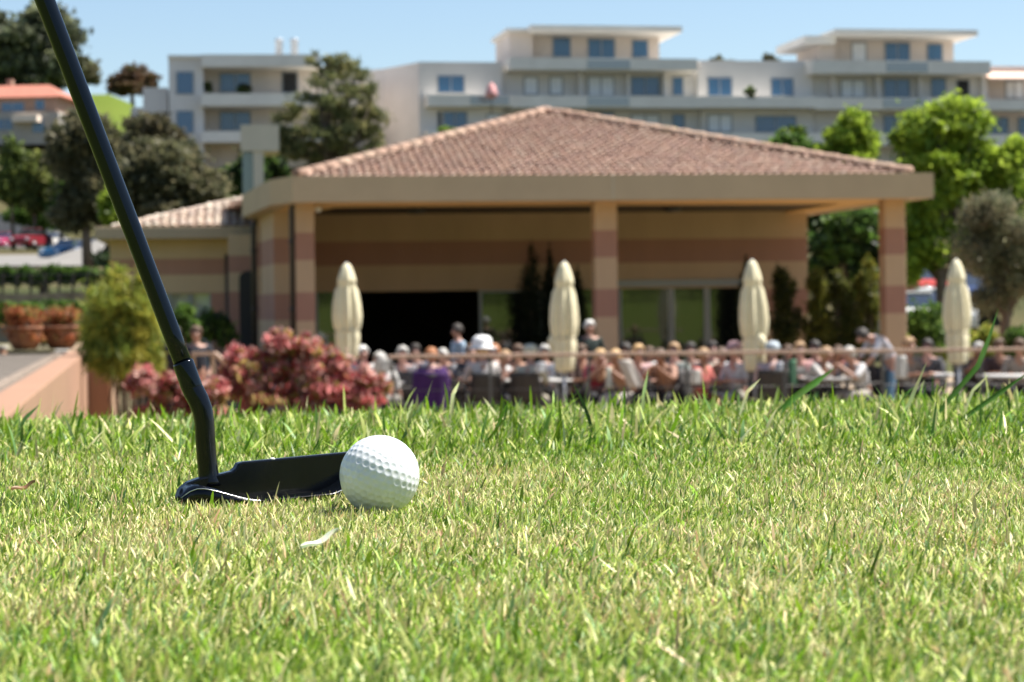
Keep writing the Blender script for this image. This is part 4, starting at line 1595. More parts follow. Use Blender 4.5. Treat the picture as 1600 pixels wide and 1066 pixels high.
# awning at the far end
u0, u1, w0, w1 = FP.rect(1548, 113, 1640, 122, -0.8)
MB().add([(u0, -0.8, w0), (u1, -0.8, w0), (u1, 1.9, w1 + .3), (u0, 1.9, w1 + .3), (u0, -0.8, w0 - .15), (u1, -0.8, w0 - .15), (u1, 1.9, w1 + .15), (u0, 1.9, w1 + .15)],
         [(0, 1, 2, 3), (7, 6, 5, 4), (0, 4, 5, 1), (1, 5, 6, 2), (2, 6, 7, 3), (3, 7, 4, 0)]).build('awning', mat('pink awning cloth', (0.7, 0.5, 0.4), 0.9), ap)
# pink parasol on the end terrace and pot plants on the balconies
p = W(768, 154, 169.9)
pr = empty('balcony_parasol', 'folded pink parasol on the left balcony of the long apartment block', 'parasol', p)
MB().lathe([(0.25, 0.0), (0.5, 0.25), (0.42, 0.5), (0.28, 1.0), (0.03, 1.2)], 12).build('canopy', mat('pink parasol cloth', (0.55, 0.27, 0.26), 0.8), pr)
MB().tube([(0, 0, -1.2), (0, 0, 1.35)], .04, 8).build('pole', PIPE, pr)

# left block
FQ = Frame(262, CY, 165.0, R(6))
FQ.O.z = 7.0
aq = empty('apartment_block', 'smaller grey apartment block with chimneys, left of the pine tree', 'apartment block', FQ.O, FQ.yaw)
Y = lambda *a: abox(FQ, aq, *a)
Y('wall', AW, 264, 90, 318, 262, 0, 12)
Y('wall', AP, 318, 104, 560, 262, 2.2, 12)
Y('roof', ASL, 315, 85, 500, 104, -0.6, 12)
Y('roof', ASL, 262, 86, 316, 91, -0.2, 12)
Y('balcony', ASL, 314, 146, 520, 165, -0.9, 2.15)
Y('balcony', ASL, 314, 205, 520, 222, -0.9, 2.15)
Y('stepped_terrace', AW, 224, 137, 262, 262, 3, 10)
Y('stepped_terrace', AW, 205, 168, 224, 262, 4, 10)
for q in ((275, 112, 303, 148, 0, 'g'), (275, 173, 303, 209, 0, 'g'), (343, 114, 392, 145, 2.2, 'g'), (440, 112, 466, 146, 2.2, 'd'), (343, 174, 392, 205, 2.2, 'g')):
    awin(FQ, aq, *q)
for x in (430, 454):
    u0, u1, w0, w1 = FQ.rect(x, 60, x + 12, 87, 5)
    um = (u0 + u1) / 2
    c_ = MB()
    c_.lathe([(0.28, w0), (0.28, w1 - .2), (0.34, w1 - .18), (0.34, w1 - .08), (0.2, w1)], 14, (um, 5, 0))
    c_.build('chimney', mat('metal flue', (0.35, 0.38, 0.42), 0.5, 0.1, 3, 0, 1, 0.4), aq)
# red garden chair on that balcony is too small to tell apart; a pot plant stands there
# white stair shelter at the foot of the block
FS = Frame(378, CY, 70.0, R(7))
FS.O.z = gz(FS.O.x, FS.O.y)
sh = empty('stair_shelter', 'small white stair shelter with glass panel, rising behind the low annex roof', 'shelter', FS.O, FS.yaw)
abox(FS, sh, 'canopy', mat('white render', (0.56, 0.49, 0.40), 0.85, 0.05, 1), 376, 195, 436, 236, 0, 2.5)
u0, u1, w0, w1 = FS.rect(396, 236, 412, 300, 0.05)
MB().box((u0, 0.05, 0), (u1, 0.4, w1)).build('pillar', MATS['white render'], sh)
u0, u1, w0, w1 = FS.rect(379, 236, 396, 300, 0.3)
MB().box((u0, 0.3, 0), (u1, 0.34, w1)).build('glass_panel', glass_mat('shelter glass', (0.10, 0.15, 0.15), 0.06), sh)

# trees poking over the block's roofline
for (px, py, rx, ry, lab) in ((1122, 92, 16, 6, 'dark tree top just over the flat roof, right of the first penthouse'), (1202, 89, 10, 6, 'small dark tree top over the flat roof, left of the second penthouse')):
    D = 215
    tree('hill_tree', lab, 'tree', [pblob(px, py + 8, rx, ry + 6, D), pblob(px + 6, py + 16, rx * 1.4, ry + 8, D)], 0.5, 1500, OAK, int(px), 0.3, group='trees behind the apartment block')
# planter greenery along the lowest balcony
for (px, py, rx, lab) in ((1172, 143, 9, 'potted plant on the middle balcony between two blue windows'), (380, 140, 10, 'dark plant on the upper balcony of the grey block'), (325, 136, 6, 'small plant at the corner of the grey block balcony')):
    tree('balcony_plant', lab, 'plant', [pblob(px, py, rx, 9, 171.2 if px > 600 else 166, 4)], 0.35, 260, GREENS + OAK, px, 0.03, stems=3, zb=W(px, 152, 171).z, group='potted plants on the upper balconies')
for (px, D_, rx) in ((700, 168, 14), (1045, 168, 12), (1240, 169, 24), (1300, 169, 14)):
    lab = {700: 'green potted bush on the lowest balcony above the left roof slope', 1045: 'bright bush on the lowest balcony above the right roof slope', 1240: 'wide green planter bush on the lowest balcony near the bright tree', 1300: 'green planter bush right beside the bright tree on the lowest balcony'}[px]
    tree('balcony_plant', lab, 'plant', [pblob(px, 207, rx, 9, D_, 8)], 0.4, 700, GREENS + LIME, px, 0.03, stems=3, zb=W(px, 214, D_).z, group='plants on the lowest balcony')

# ------------------------------------------------------------------ house, road, cars on the left
FH = Frame(20, CY, 258.0, R(-5))
FH.O.z = gz(FH.O.x, FH.O.y) - 0.5
hs = empty('house', 'hillside house with a red tiled roof and pale walls', 'house', FH.O, FH.yaw)
HW = mat('house render', (0.33, 0.21, 0.15), 0.9, 0.08, .5)
HWW = mat('house pale render', (0.36, 0.33, 0.29), 0.9, 0.06, .5)
abox(FH, hs, 'wall', HW, -60, 150, 88, 176, 0, 9)
abox(FH, hs, 'ground_floor', HWW, -70, 176, 92, 226, -2.0, 9)
u0, u1, w0, w1 = FH.rect(-70, 131, 97, 152, -0.6)
um, vm = (u0 + u1) / 2, 4.5
MB().add([(u0, -.6, w0), (u1, -.6, w0), (u1, 9.6, w0), (u0, 9.6, w0), (u0 + 3, vm, w1 + .3), (u1 - 3, vm, w1 + .3)], [(0, 1, 5, 4), (1, 2, 5), (2, 3, 4, 5), (3, 0, 4), (3, 2, 1, 0)]).build('roof', mat('red roof tile', (0.36, 0.13, 0.085), 0.85, 0.15, 1.5, 0.3, 6), hs)
for q in ((2, 160, 38, 175), (55, 156, 70, 172)):
    awin(FH, hs, *q, 0, 'g')
for q in ((-5, 186, 20, 204), (50, 184, 70, 208)):
    awin(FH, hs, *q, -2.0, 'g')
abox(FH, hs, 'awning', mat('cream awning', (0.75, 0.62, 0.5), .9), 18, 180, 58, 190, -3.6, -2.05)
abox(FH, hs, 'chimney', HW, 10, 124, 18, 140, 5, 6)

# a road on the slope with white retaining walls
ROADM = mat('pale asphalt', (0.22, 0.215, 0.21), 0.9, 0.1, .6)
def strip(name, m, y0, y1, x0, x1, lift=0.06):
    vs, fs = [], []
    N = 24
    for i in range(N + 1):
        x = x0 + (x1 - x0) * i / N
        for y in (y0, (y0 + y1) / 2, y1):
            vs.append((x, y, gz(x, y) + lift))
    for i in range(N):
        for j in range(2):
            fs.append((i * 3 + j, (i + 1) * 3 + j, (i + 1) * 3 + j + 1, i * 3 + j + 1))
    return tag(MB().add(vs, fs).build(name, m), kind='structure')


strip('road', ROADM, 192, 206, -62, -28, 0.12)
strip('pavement', mat('car park paving', (0.18, 0.17, 0.155), 0.9, 0.12, .5), 126, 190.5, -62, -24, 0.10)
PALEW = mat('pale wall render', (0.36, 0.33, 0.30), 0.9, 0.08, .8)
def wall_run(name, label, cat, px0, px1, py0, py1, D, m, th=0.3, cap=None):
    a, c = W(px0, (py0 + py1) / 2, D), W(px1, (py0 + py1) / 2, D)
    z1 = W((px0 + px1) / 2, py0, D).z
    z0 = min(gz(a.x, D), gz(c.x, D)) - .3
    root = empty(name, label, cat, ((a.x + c.x) / 2, D, z0))
    N = max(2, int((c.x - a.x) / 1.2))
    r = random.Random(int(px0 + py0))
    mb = MB()
    tops = [z1 + (r.uniform(-.05, .05) if cap is None else 0) for _ in range(N + 1)]
    vs, fs = [], []
    for i in range(N + 1):
        x = a.x + (c.x - a.x) * i / N
        vs += [(x, D, z0), (x, D, tops[i]), (x, D + th, tops[i]), (x, D + th, z0)]
    for i in range(N):
        for j in range(4):
            j2 = (j + 1) % 4
            fs.append((i * 4 + j, i * 4 + j2, (i + 1) * 4 + j2, (i + 1) * 4 + j))
    fs += [(3, 2, 1, 0), (N * 4, N * 4 + 1, N * 4 + 2, N * 4 + 3)]
    MB().add(vs, fs).build('wall_face', m, root, True)
    if cap:
        MB().box((a.x - .05, D - .05, z1 + .003), (c.x + .05, D + th + .05, z1 + .1)).build('coping', cap, root, True)
    return root


wall_run('retaining_wall', 'pale retaining wall running above the parked cars', 'wall', -60, 90, 335, 352, 209, PALEW, cap=mat('stone cap', (0.42, 0.39, 0.35), .9))
wall_run('retaining_wall', 'low white wall along the near side of the hillside road', 'wall', -60, 140, 398, 412, 186, mat('white road wall', (0.42, 0.41, 0.38), .9, .05, .6), cap=MATS['stone cap'])
wall_run('stone_wall', 'rough warm stone wall below the clipped hedge', 'wall', -40, 160, 456, 474, 58, mat('warm field stone', (0.26, 0.18, 0.12), 0.95, 0.35, 2.2, 0.6, 6, col2=(0.40, 0.30, 0.22)), 0.5)

# clipped hedge with pale posts showing below
D = 64
blobs = [pblob(x, 430, 10, 14, D) for x in range(-30, 172, 11)]
tree('hedge', 'clipped green hedge along a dark post fence, below the road', 'hedge', blobs, 0.18, 6500, GREENS, 61, 0.03, stems=12, per=6, rel=0.5)
fp = empty('post_fence', 'dark post and rail fence along the clipped hedge', 'fence', (XG(70, 63.4), 63.4, gz(XG(70, 63.4), 63.4)))
for x in range(-20, 176, 22):
    p = W(x, 450, 63.4)
    p2 = W(x + 3, 426, 63.4)
    MB().box((p.x, 63.4, p.z - .35), (p2.x, 63.46, p2.z)).build('post', PIPE, fp, True)
for y in (430, 441):
    pa, pb_ = W(-30, y, 63.5), W(176, y, 63.5)
    MB().box((pa.x, 63.47, (pa.z + pb_.z) / 2 - .025), (pb_.x, 63.51, (pa.z + pb_.z) / 2 + .025)).build('fence_rail', PIPE, fp, True)


# cars
def car_proto(paint, name, label, loc, rz, group=None):
    root = empty(name, label, 'car', loc, rz, group)
    prof = [(-2.05, 0.32), (-2.1, 0.55), (-2.02, 0.82), (-1.2, 0.93), (-0.65, 1.02), (0.1, 1.04), (1.35, 1.0), (1.95, 0.95), (2.08, 0.7), (2.05, 0.32)]
    n = len(prof)
    vs = []
    for y, k in ((-0.82, .97), (-0.86, 1), (0.86, 1), (0.82, .97)):
        vs += [(x * k, y, z if k == 1 else 0.32 + (z - .32) * .96) for x, z in prof]
    fs = [tuple(range(n)), tuple(range(4 * n - 1, 3 * n - 1, -1))]
    for r_ in range(3):
        for i in range(n):
            j = (i + 1) % n
            fs.append((r_ * n + i, (r_ + 1) * n + i, (r_ + 1) * n + j, r_ * n + j))
    MB().add(vs, fs).build('body', paint, root, bevel=0.03)
    # cabin
    cb = [(-0.75, 0.98, .80), (-0.15, 1.42, .62), (0.95, 1.46, .62), (1.65, 0.98, .78)]
    vs = [(x, -y, z) for x, z, y in cb] + [(x, y, z) for x, z, y in cb]
    MB().add(vs, [(0, 1, 2, 3), (7, 6, 5, 4), (0, 4, 5, 1), (2, 6, 7, 3)]).build('windows', glass_mat('car glass', (0.02, 0.025, 0.03), 0.2), root)
    MB().box((-0.2, -.66, 1.42), (1.0, .66, 1.49)).build('roof', paint, root, bevel=0.025)
    for x in (-1.3, 1.3):
        for y in (-.8, .8):
            t_ = MB()
            t_.tube([(x, y - .1, .31), (x, y + .1, .31)], .31, 18)
            w_ = t_.build('wheel', mat('tyre rubber', (0.02, 0.02, 0.02), .8), root)
            s = -1 if y < 0 else 1
            MB().tube([(x, y + s * .09, .31), (x, y + s * .115, .31)], .19, 12).build('rim', mat('alloy rim', (0.5, 0.5, 0.52), .35, .05, 5, 0, 1, .8), w_)
    for y in (-.62, .62):
        MB().ball((-2.05, y, .68), (0.06, .16, .08)).build('headlight', mat('lamp glass', (0.7, 0.72, 0.75), .15), root)
        MB().box((2.0, y - .12, .68), (2.09, y + .12, .82)).build('tail_light', mat('red lens', (0.4, 0.02, 0.02), .3), root)
    return root


def paint(n, c):
    return mat(n, c, 0.3, 0.03, 2, 0, 1, 0.0, 0.6)


def car_at(px, py, D, rz, p, lab, group, road=True):
    q = W(px, py, D)
    car_proto(p, 'parked_car', lab, (q.x, q.y, gz(q.x, q.y) + (.13 if road else 0.02)), rz, group)


G1 = 'cars parked on the hillside road'
car_at(48, 375, 168, R(78), paint('dark red paint', (0.22, 0.02, 0.03)), 'dark red car parked alone on the pale car park paving', G1)
car_at(4, 378, 203, R(80), paint('magenta paint', (0.45, 0.04, 0.12)), 'magenta car on the hillside road, at the photo\'s left edge', G1)
car_at(80, 378, 204, R(70), paint('silver paint', (0.55, 0.53, 0.5)), 'silver car parked between the dark red and the blue car', G1)
car_at(106, 388, 150, R(65), paint('blue paint', (0.04, 0.16, 0.30)), 'blue car parked next to the grey blue one, near the annex', G1)
car_at(134, 394, 147, R(110), paint('grey blue paint', (0.25, 0.29, 0.36)), 'grey blue car nearest the annex, beside the blue one', G1)
G2 = 'cars parked beyond the porch'
for (px, D_, rz, pn, pc, lab) in ((1420, 66, 80, 'white paint', (0.75, 0.75, 0.75), 'white car parked directly behind the right porch column'), (1470, 67, 85, 'white paint', (0.75, 0.75, 0.75), 'white car parked beyond the rightmost parasol'),
                                  (1462, 74, 90, 'red paint', (0.42, 0.05, 0.03), 'red car parked behind the two white cars'), (1528, 72, 85, 'navy paint', (0.03, 0.05, 0.12), 'navy car parked behind the olive tree')):
    x = XG(px, D_)
    car_proto(paint(pn, pc), 'parked_car', lab, (x, D_, gz(x, D_) + .02), R(rz), G2)

# ------------------------------------------------------------------ raised path and peach walls at the left
PEACH = mat('peach render', (0.285, 0.160, 0.098), 0.9, 0.06, 1.5, 0.2, 50)
GREYP = mat('grey stair paving', (0.135, 0.112, 0.088), 0.9, 0.12, 4, 0.2, 40)
ZW = -0.50
def on_z(px, py, z):
    d = ray(px, py)
    return CAM + d * ((z - CAM.z) / d.z)


a1 = on_z(-40, 690, ZW)
a2 = on_z(136, 549, ZW)
dirw = (a2 - a1).normalized()
nl = Vector((-dirw.y, dirw.x, 0))      # to the left
wallL = empty('retaining_wall', 'sunlit peach retaining wall beside the grey ramp, with a short shaded return', 'wall', (a2.x, a2.y, TER))
a0 = a1 - dirw * 4
p4 = [(a0.x, a0.y), (a2.x, a2.y), (a2.x + nl.x * .28, a2.y + nl.y * .28), (a0.x + nl.x * .28, a0.y + nl.y * .28)]
mb = MB()
mb.prism(p4, TER - .3, ZW)
mb.build('wall_face', PEACH, wallL, True, bevel=0.012)
# shaded return wall towards the right, with a lit end post
r1 = on_z(181, 549, ZW)
ex = a2.x + (XG(172, a2.y) - XG(136, a2.y))
MB().prism([(a2.x + .004, a2.y - .02), (ex, a2.y - .02), (ex, a2.y + .26), (a2.x + .004, a2.y + .26)], TER - .3, ZW - .004).build('return_wall', PEACH, wallL, True, bevel=0.01)
ps = W(178, 560, a2.y - .3)
post = MB().box((-.085, -.03, 0), (.085, .03, ps.z - TER + .2)).build('post', mat('pale wood post', (0.38, 0.26, 0.17), .8, .15, 8), None, bevel=.006)
post.location = (ps.x, a2.y - .3, TER - .2)
post.rotation_euler.z = R(58)
tag(post, 'pale wooden post standing just right of the peach wall', 'post')
# raised path to the left of the wall
mb = MB()
o1 = 2.6
q4 = [(a0.x + nl.x * .283, a0.y + nl.y * .283), (a2.x + nl.x * .283, a2.y + nl.y * .283), (a2.x + nl.x * o1, a2.y + nl.y * o1), (a0.x + nl.x * o1, a0.y + nl.y * o1)]
mb.prism(q4, TER - .3, ZW - 0.03)
tag(mb.build('path_ramp', GREYP), kind='structure')
# a course of brick edging runs up the ramp beside the wall, and low treads cross it
eb = MB()
Lr = (a2 - a0).length
r = random.Random(4)
k = 0.1
while k < Lr - .3:
    q0, q1 = k, k + .21
    for (o0, o1) in ((.36, .47),):
        P0 = [a0 + dirw * q0 + nl * o0, a0 + dirw * q1 + nl * o0, a0 + dirw * q1 + nl * o1, a0 + dirw * q0 + nl * o1]
        eb.prism([(p_.x, p_.y) for p_ in P0], ZW - .05, ZW - .018 + r.uniform(0, .006))
    k += .22
tag(eb.build('path_edging', mat('edging brick', (0.26, 0.20, 0.15), .9, .25, 4)), kind='structure')
tr_ = MB()
k = 0.4
while k < Lr - .2:
    P0 = [a0 + dirw * k + nl * .49, a0 + dirw * (k + .07) + nl * .49, a0 + dirw * (k + .07) + nl * (o1 + 2.0), a0 + dirw * k + nl * (o1 + 2.0)]
    tr_.prism([(p_.x, p_.y) for p_ in P0], ZW - .05, ZW - .022)
    k += 1.3
tag(tr_.build('path_tread', mat('tread stone', (0.20, 0.17, 0.135), .9, .15, 4)), kind='structure')
# kerb of pale stones along the wall and at the head of the ramp
kb = MB()
q4 = [(a2.x + nl.x * .283, a2.y + nl.y * .283), (a2.x + dirw.x * .8 + nl.x * .283, a2.y + dirw.y * .8 + nl.y * .283), (a2.x + dirw.x * .8 + nl.x * o1, a2.y + dirw.y * .8 + nl.y * o1), (a2.x + nl.x * o1, a2.y + nl.y * o1)]
kb.prism(q4, TER - .3, ZW + .02)
tag(kb.build('path_kerb', mat('pale kerb stone', (0.40, 0.37, 0.32), .85, .08, 3)), kind='structure')
# planting bank behind it
bank = MB()
bank.box((-12, a2.y + 1.2, TER - .3), (a2.x - .1, a2.y + 9, ZW + .0))
tag(bank.build('terrain_bank', mat('bank soil', (0.14, 0.12, 0.06), .95, .3, 3)), kind='structure')
wl = W(8, 557, a2.y)
w2 = empty('low_wall', 'short peach wall stub at the left edge beside the pots', 'wall', (wl.x - 1, a2.y, TER))
MB().box((wl.x - 2.4, a2.y - .3, TER), (wl.x + .04, a2.y - .05, W(8, 544, a2.y).z)).build('wall_face', PEACH, w2, True, bevel=.01)
MB().box((wl.x - 2.4, a2.y - .33, W(8, 544, a2.y).z + .002), (wl.x + .06, a2.y - .02, W(8, 540, a2.y).z)).build('coping', MATS['pale kerb stone'], w2, True)
# wooden handrail slanting up
hr = empty('handrail', 'short slanting wooden handrail behind the peach wall', 'handrail', W(118, 545, a2.y + .4))
h0, h1 = W(96, 560, a2.y + .4), W(138, 530, a2.y + .9)
MB().tube([h0, h1], .032, 10).build('rail', MATS['pale wood post'], hr, True)
for t in (.25, .9):
    q = h0.lerp(h1, t)
    MB().tube([(q.x, q.y, ZW - .1), (q.x, q.y, q.z)], .02, 8).build('post', PIPE, hr, True)

# terracotta pots with reddish shrubs
TC = mat('terracotta', (0.25, 0.10, 0.05), 0.85, 0.25, 5, 0.2, 30)
for (px, D_, lab, s) in ((38, a2.y + 1.9, 'terracotta pot with drooping reddish plant, nearer the left wall stub', 1.0), (95, a2.y + 2.3, 'terracotta pot with tall red topped plant, beside the slanting handrail', 1.05)):
    x = XG(px, D_)
    root = empty('plant_pot', lab, 'plant pot', (x, D_, ZW), 0, 'terracotta pots by the ramp')
    MB().lathe([(0.17 * s, 0.0), (0.24 * s, 0.12), (0.27 * s, 0.25), (0.27 * s, 0.31), (0.29 * s, 0.31), (0.29 * s, 0.36), (0.24 * s, 0.36), (0.22 * s, 0.33)], 24).build('pot', TC, root)
    cl = [(random.uniform(-.24, .24), random.uniform(-.2, .2), 0.40 + random.uniform(0, .2) * s, .12, .12, .09) for _ in range(26)]
    cl += [(0.26 * math.cos(a_), 0.26 * math.sin(a_), 0.24 + random.uniform(-.1, .08), .08, .08, .10) for a_ in np.linspace(0, 6, 10)]
    co_, q_, t_ = leaf_cloud(cl, 2600, 0.06, [(0.40, 0.12, 0.05), (0.46, 0.17, 0.07), (0.28, 0.10, 0.05), (0.25, 0.24, 0.07)], px, .5)
    np_mesh('plant', co_, q_, None, leaf_mat('leaf'), t_, root, smooth=False)
D = a2.y + 4.2
tree('green_shrub', 'dark green low shrub behind the two terracotta pots', 'shrub', [pblob(60, 485, 50, 16, D, 20), pblob(5, 490, 30, 18, D, 20), pblob(110, 482, 30, 14, D, 20)], 0.09, 3600, GREENS, 71, 0.02, stems=5, zb=ZW, group='green shrubs round the terrace')

# ------------------------------------------------------------------ terrace furniture: parasols, rail, tables, chairs
CLOTH = mat('cream canvas', (0.70, 0.63, 0.43), 0.85, 0.05, 6, 0.15, 40)
POLE = mat('brushed pole', (0.45, 0.45, 0.44), 0.35, 0.08, 12, 0, 1, 0.6)


def parasol(px, ytop, ybot, D_, lab, seed):
    top = W(px, ytop, D_)
    H = top.z - TER
    hb = W(px, ybot, D_).z - TER
    L = H - hb
    root = empty('parasol', lab, 'parasol', (top.x, D_, TER), seed * 0.7, 'closed cream parasols on the terrace')
    root.rotation_euler = (R((0, .5, -.7, .4, -.5)[seed]), R((0, .6, -.4, -.8, .7)[seed]), seed * 1.9)
    prof_t = [(0.0, 0.105), (0.02, 0.13), (0.12, 0.135), (0.2, 0.15), (0.27, 0.16), (0.305, 0.145), (0.33, 0.165), (0.45, 0.182), (0.58, 0.172), (0.72, 0.142), (0.785, 0.115), (0.79, 0.118), (0.80, 0.128), (0.84, 0.125), (0.90, 0.10), (0.95, 0.075), (0.985, 0.05), (1.0, 0.012)]
    mb = MB()
    n = 64
    vs, fs = [], []
    r = random.Random(seed)
    ph = [r.uniform(0, 6.28) for _ in range(4)]
    for (t, rad) in prof_t:
        for k in range(n):
            a = 2 * PI * k / n
            if t < 0.785:
                am = 0.16 * min(1, t * 3 + .5) * (0.5 if 0.24 < t < .33 else 1)
                q = 1 + am * math.cos(8 * a + ph[0] + 1.2 * t) + 0.06 * math.cos(3 * a + ph[1] + 4 * t) + .04 * math.cos(13 * a + ph[2])
            else:
                q = 1 + 0.05 * math.cos(8 * a + ph[0])
            vs.append((rad * q * math.cos(a), rad * q * math.sin(a), hb + L * t))
    for i in range(len(prof_t) - 1):
        for k in range(n):
            k2 = (k + 1) % n
            fs.append((i * n + k, i * n + k2, (i + 1) * n + k2, (i + 1) * n + k))
    fs.append(tuple(range(n - 1, -1, -1)))
    fs.append(tuple(range((len(prof_t) - 1) * n, len(prof_t) * n)))
    mb.add(vs, fs, True)
    cn = mb.build('canopy', CLOTH, root)
    # knot of gathered cloth at the tie
    kt = MB()
    kt.ball((0.13, -0.08, hb + L * .27), (0.085, 0.07, 0.11))
    kt.ball((0.10, -0.11, hb + L * .20), (0.055, 0.05, 0.12))
    kt.build('tied_cloth', CLOTH, cn)
    MB().lathe([(0.158, -0.018), (0.166, 0), (0.158, 0.018)], 32, (0, 0, hb + L * .305)).build('tie_strap', mat('strap webbing', (0.55, 0.50, 0.36), .9), cn)
    MB().tube([(0, 0, 0.02), (0, 0, hb + 0.1)], 0.027, 12).build('pole', POLE, root)
    MB().lathe([(0.30, 0.0), (0.30, 0.06), (0.22, 0.10), (0.05, 0.12), (0.045, 0.3), (0.03, 0.3)], 24).build('base', mat('concrete base', (0.35, 0.34, 0.32), .9), root)
    MB().ball((0, 0, H - .02), (0.03, 0.03, 0.035)).build('finial', mat('white finial', (0.8, 0.78, 0.7), .5), root)


parasol(540, 412, 562, 31.8, 'closed cream parasol in front of the dark doorway, above the red shrub', 1)
parasol(878, 410, 580, 31.6, 'closed cream parasol just left of the middle porch column', 2)
parasol(1179, 407, 580, 31.6, 'closed cream parasol standing beside the dark bamboo', 3)
parasol(1496, 406, 568, 32.4, 'closed cream parasol standing before the olive tree', 4)

# handrail barrier
RY = 30.5
RW = mat('pinkish wood rail', (0.46, 0.32, 0.24), 0.7, 0.12, 3)
MET = mat('dark metal post', (0.10, 0.10, 0.10), 0.5, 0.1, 6, 0, 1, 0.5)
zr = W(1100, 552, RY).z
rl = empty('railing', 'pinkish wooden railing on dark posts along the front of the terrace', 'railing', (XG(1100, RY), RY, TER))
x0, x1 = XG(606, RY), XG(1660, RY)
MB().box((x0, RY - .03, zr - .022), (x1, RY + .05, zr + .026)).build('handrail', RW, rl, True, bevel=.008)
x = x0 + .05
while x < x1:
    MB().box((x - .02, RY - .02, TER), (x + .02, RY + .03, zr - .03)).build('post', MET, rl, True)
    x += 1.33
for dz in (0.35, 0.68):
    MB().tube([(x0, RY + .008, TER + dz), (x1, RY + .008, TER + dz)], .006, 6).build('wire', MET, rl, True)
rl2 = empty('railing', 'short pinkish railing beside the two dark suited people', 'railing', (XG(325, RY), RY, TER))
xa, xb, xc = XG(298, RY), XG(335, RY), XG(356, RY)
MB().box((xa, RY - .03, zr + .05), (xb, RY + .05, zr + .10)).build('handrail', RW, rl2, True)
MB().tube([(xb, RY, zr + .075), (xc, RY + .2, zr - .12)], .035, 8).build('handrail', RW, rl2, True)
for q in (xa + .03, xb - .03):
    MB().box((q - .025, RY - .02, TER), (q + .025, RY + .03, zr + .05)).build('post', MATS['pale wood post'], rl2, True)


# chairs
CH = mat('dark woven resin', (0.028, 0.024, 0.022), 0.6, 0.3, 30, 0.4, 120)
def make_chair():
    root = empty('terrace_chair', 'x', 'chair', (0, 0, 0))
    m = MB()
    m.box((-.24, -.24, .40), (.24, .22, .45))
    m.build('seat', CH, root, bevel=.015)
    vs = []
    bk = MB()
    n = 7
    for i in range(n):
        t = i / (n - 1)
        for j in range(5):
            x = -.24 + .48 * j / 4
            y = .21 + .10 * t - .05 * (1 - abs(x / .24)) ** 1 * -1
            vs += [(x * (1 - .12 * t), y, .46 + .42 * t)]
    q = len(vs)
    vs2 = [(x, y + .03, z) for x, y, z in vs]
    fs = []
    for i in range(n - 1):
        for j in range(4):
            a = i * 5 + j
            fs.append((a, a + 1, a + 6, a + 5))
            fs.append((q + a + 5, q + a + 6, q + a + 1, q + a))
    for i in range(n - 1):
        fs.append((i * 5, (i + 1) * 5, q + (i + 1) * 5, q + i * 5))
        fs.append((i * 5 + 4, q + i * 5 + 4, q + (i + 1) * 5 + 4, (i + 1) * 5 + 4))
    for j in range(4):
        fs.append(((n - 1) * 5 + j, (n - 1) * 5 + j + 1, q + (n - 1) * 5 + j + 1, q + (n - 1) * 5 + j))
        fs.append((j, q + j, q + j + 1, j + 1))
    bk.add(vs + vs2, fs, True)
    bk.build('backrest', CH, root)
    for sx in (-1, 1):
        for sy in (-1, 1):
            MB().tube([(sx * .21, sy * .2, .40), (sx * .235, sy * .225, 0)], [.018, .014], 8).build('leg', CH, root)
        MB().tube([(sx * .25, .22, .66), (sx * .26, -.1, .66), (sx * .25, -.22, .62), (sx * .23, -.22, .42)], .016, 8).build('arm', CH, root)
    return root


def make_table():
    root = empty('dining_table', 'x', 'table', (0, 0, 0))
    MB().lathe([(0.44, 0.70), (0.45, 0.71), (0.45, 0.735), (0.44, 0.74)], 28).build('table_top', mat('white table top', (0.45, 0.44, 0.42), .5), root)
    MB().tube([(0, 0, 0.04), (0, 0, .70)], .035, 10).build('pedestal', MET, root)
    MB().lathe([(0.26, 0.0), (0.26, 0.02), (0.05, 0.05)], 20).build('foot', MET, root)
    return root


CHAIR = make_chair()
TABLE = make_table()
used = {'c': 0, 't': 0}


def chair_at(x, y, rz, lab):
    o = CHAIR if used['c'] == 0 else copy_tree(CHAIR)
    used['c'] += 1
    o.location = (x, y, TER + .006)
    o.rotation_euler.z = rz
    tag(o, lab, 'chair', 'dark woven chairs on the terrace')


def table_at(px, D_, lab):
    o = TABLE if used['t'] == 0 else copy_tree(TABLE)
    used['t'] += 1
    o.location = (XG(px, D_), D_, TER + .006)
    tag(o, lab, 'table', 'round tables on the terrace')


# ------------------------------------------------------------------ people
def skin_mesh(name, verts, edges, root=0, sub=1):
    """grow a continuous skin over a skeleton; verts: (x,y,z,rx[,ry])"""
    me = bpy.data.meshes.new(name + '_bones')
    me.from_pydata([v[:3] for v in verts], edges, [])
    o = bpy.data.objects.new(name, me)
    COL.objects.link(o)
    md = o.modifiers.new('Skin', 'SKIN')
    md.use_smooth_shade = True
    sv = me.skin_vertices[0].data
    for i, v in enumerate(verts):
        sv[i].radius = (v[3], v[4] if len(v) > 4 else v[3])
        sv[i].use_root = (i == root)
    s = o.modifiers.new('Sub', 'SUBSURF')
    s.levels = sub
    s.render_levels = sub
    dg = bpy.context.evaluated_depsgraph_get()
    ev_ = o.evaluated_get(dg)
    out = bpy.data.meshes.new_from_object(ev_)
    out.name = name
    bpy.data.objects.remove(o)
    bpy.data.meshes.remove(me)
    for p in out.polygons:
        p.use_smooth = True
    return out


class Sk:
    def __init__(s):
        s.v, s.e, s.n = [], [], {}

    def p(s, name, xyz, r, parent=None, r2=None):
        s.v.append((*xyz, r, r2 if r2 else r))
        s.n[name] = len(s.v) - 1
        if parent:
            s.e.append((s.n[parent], s.n[name]))
        return s


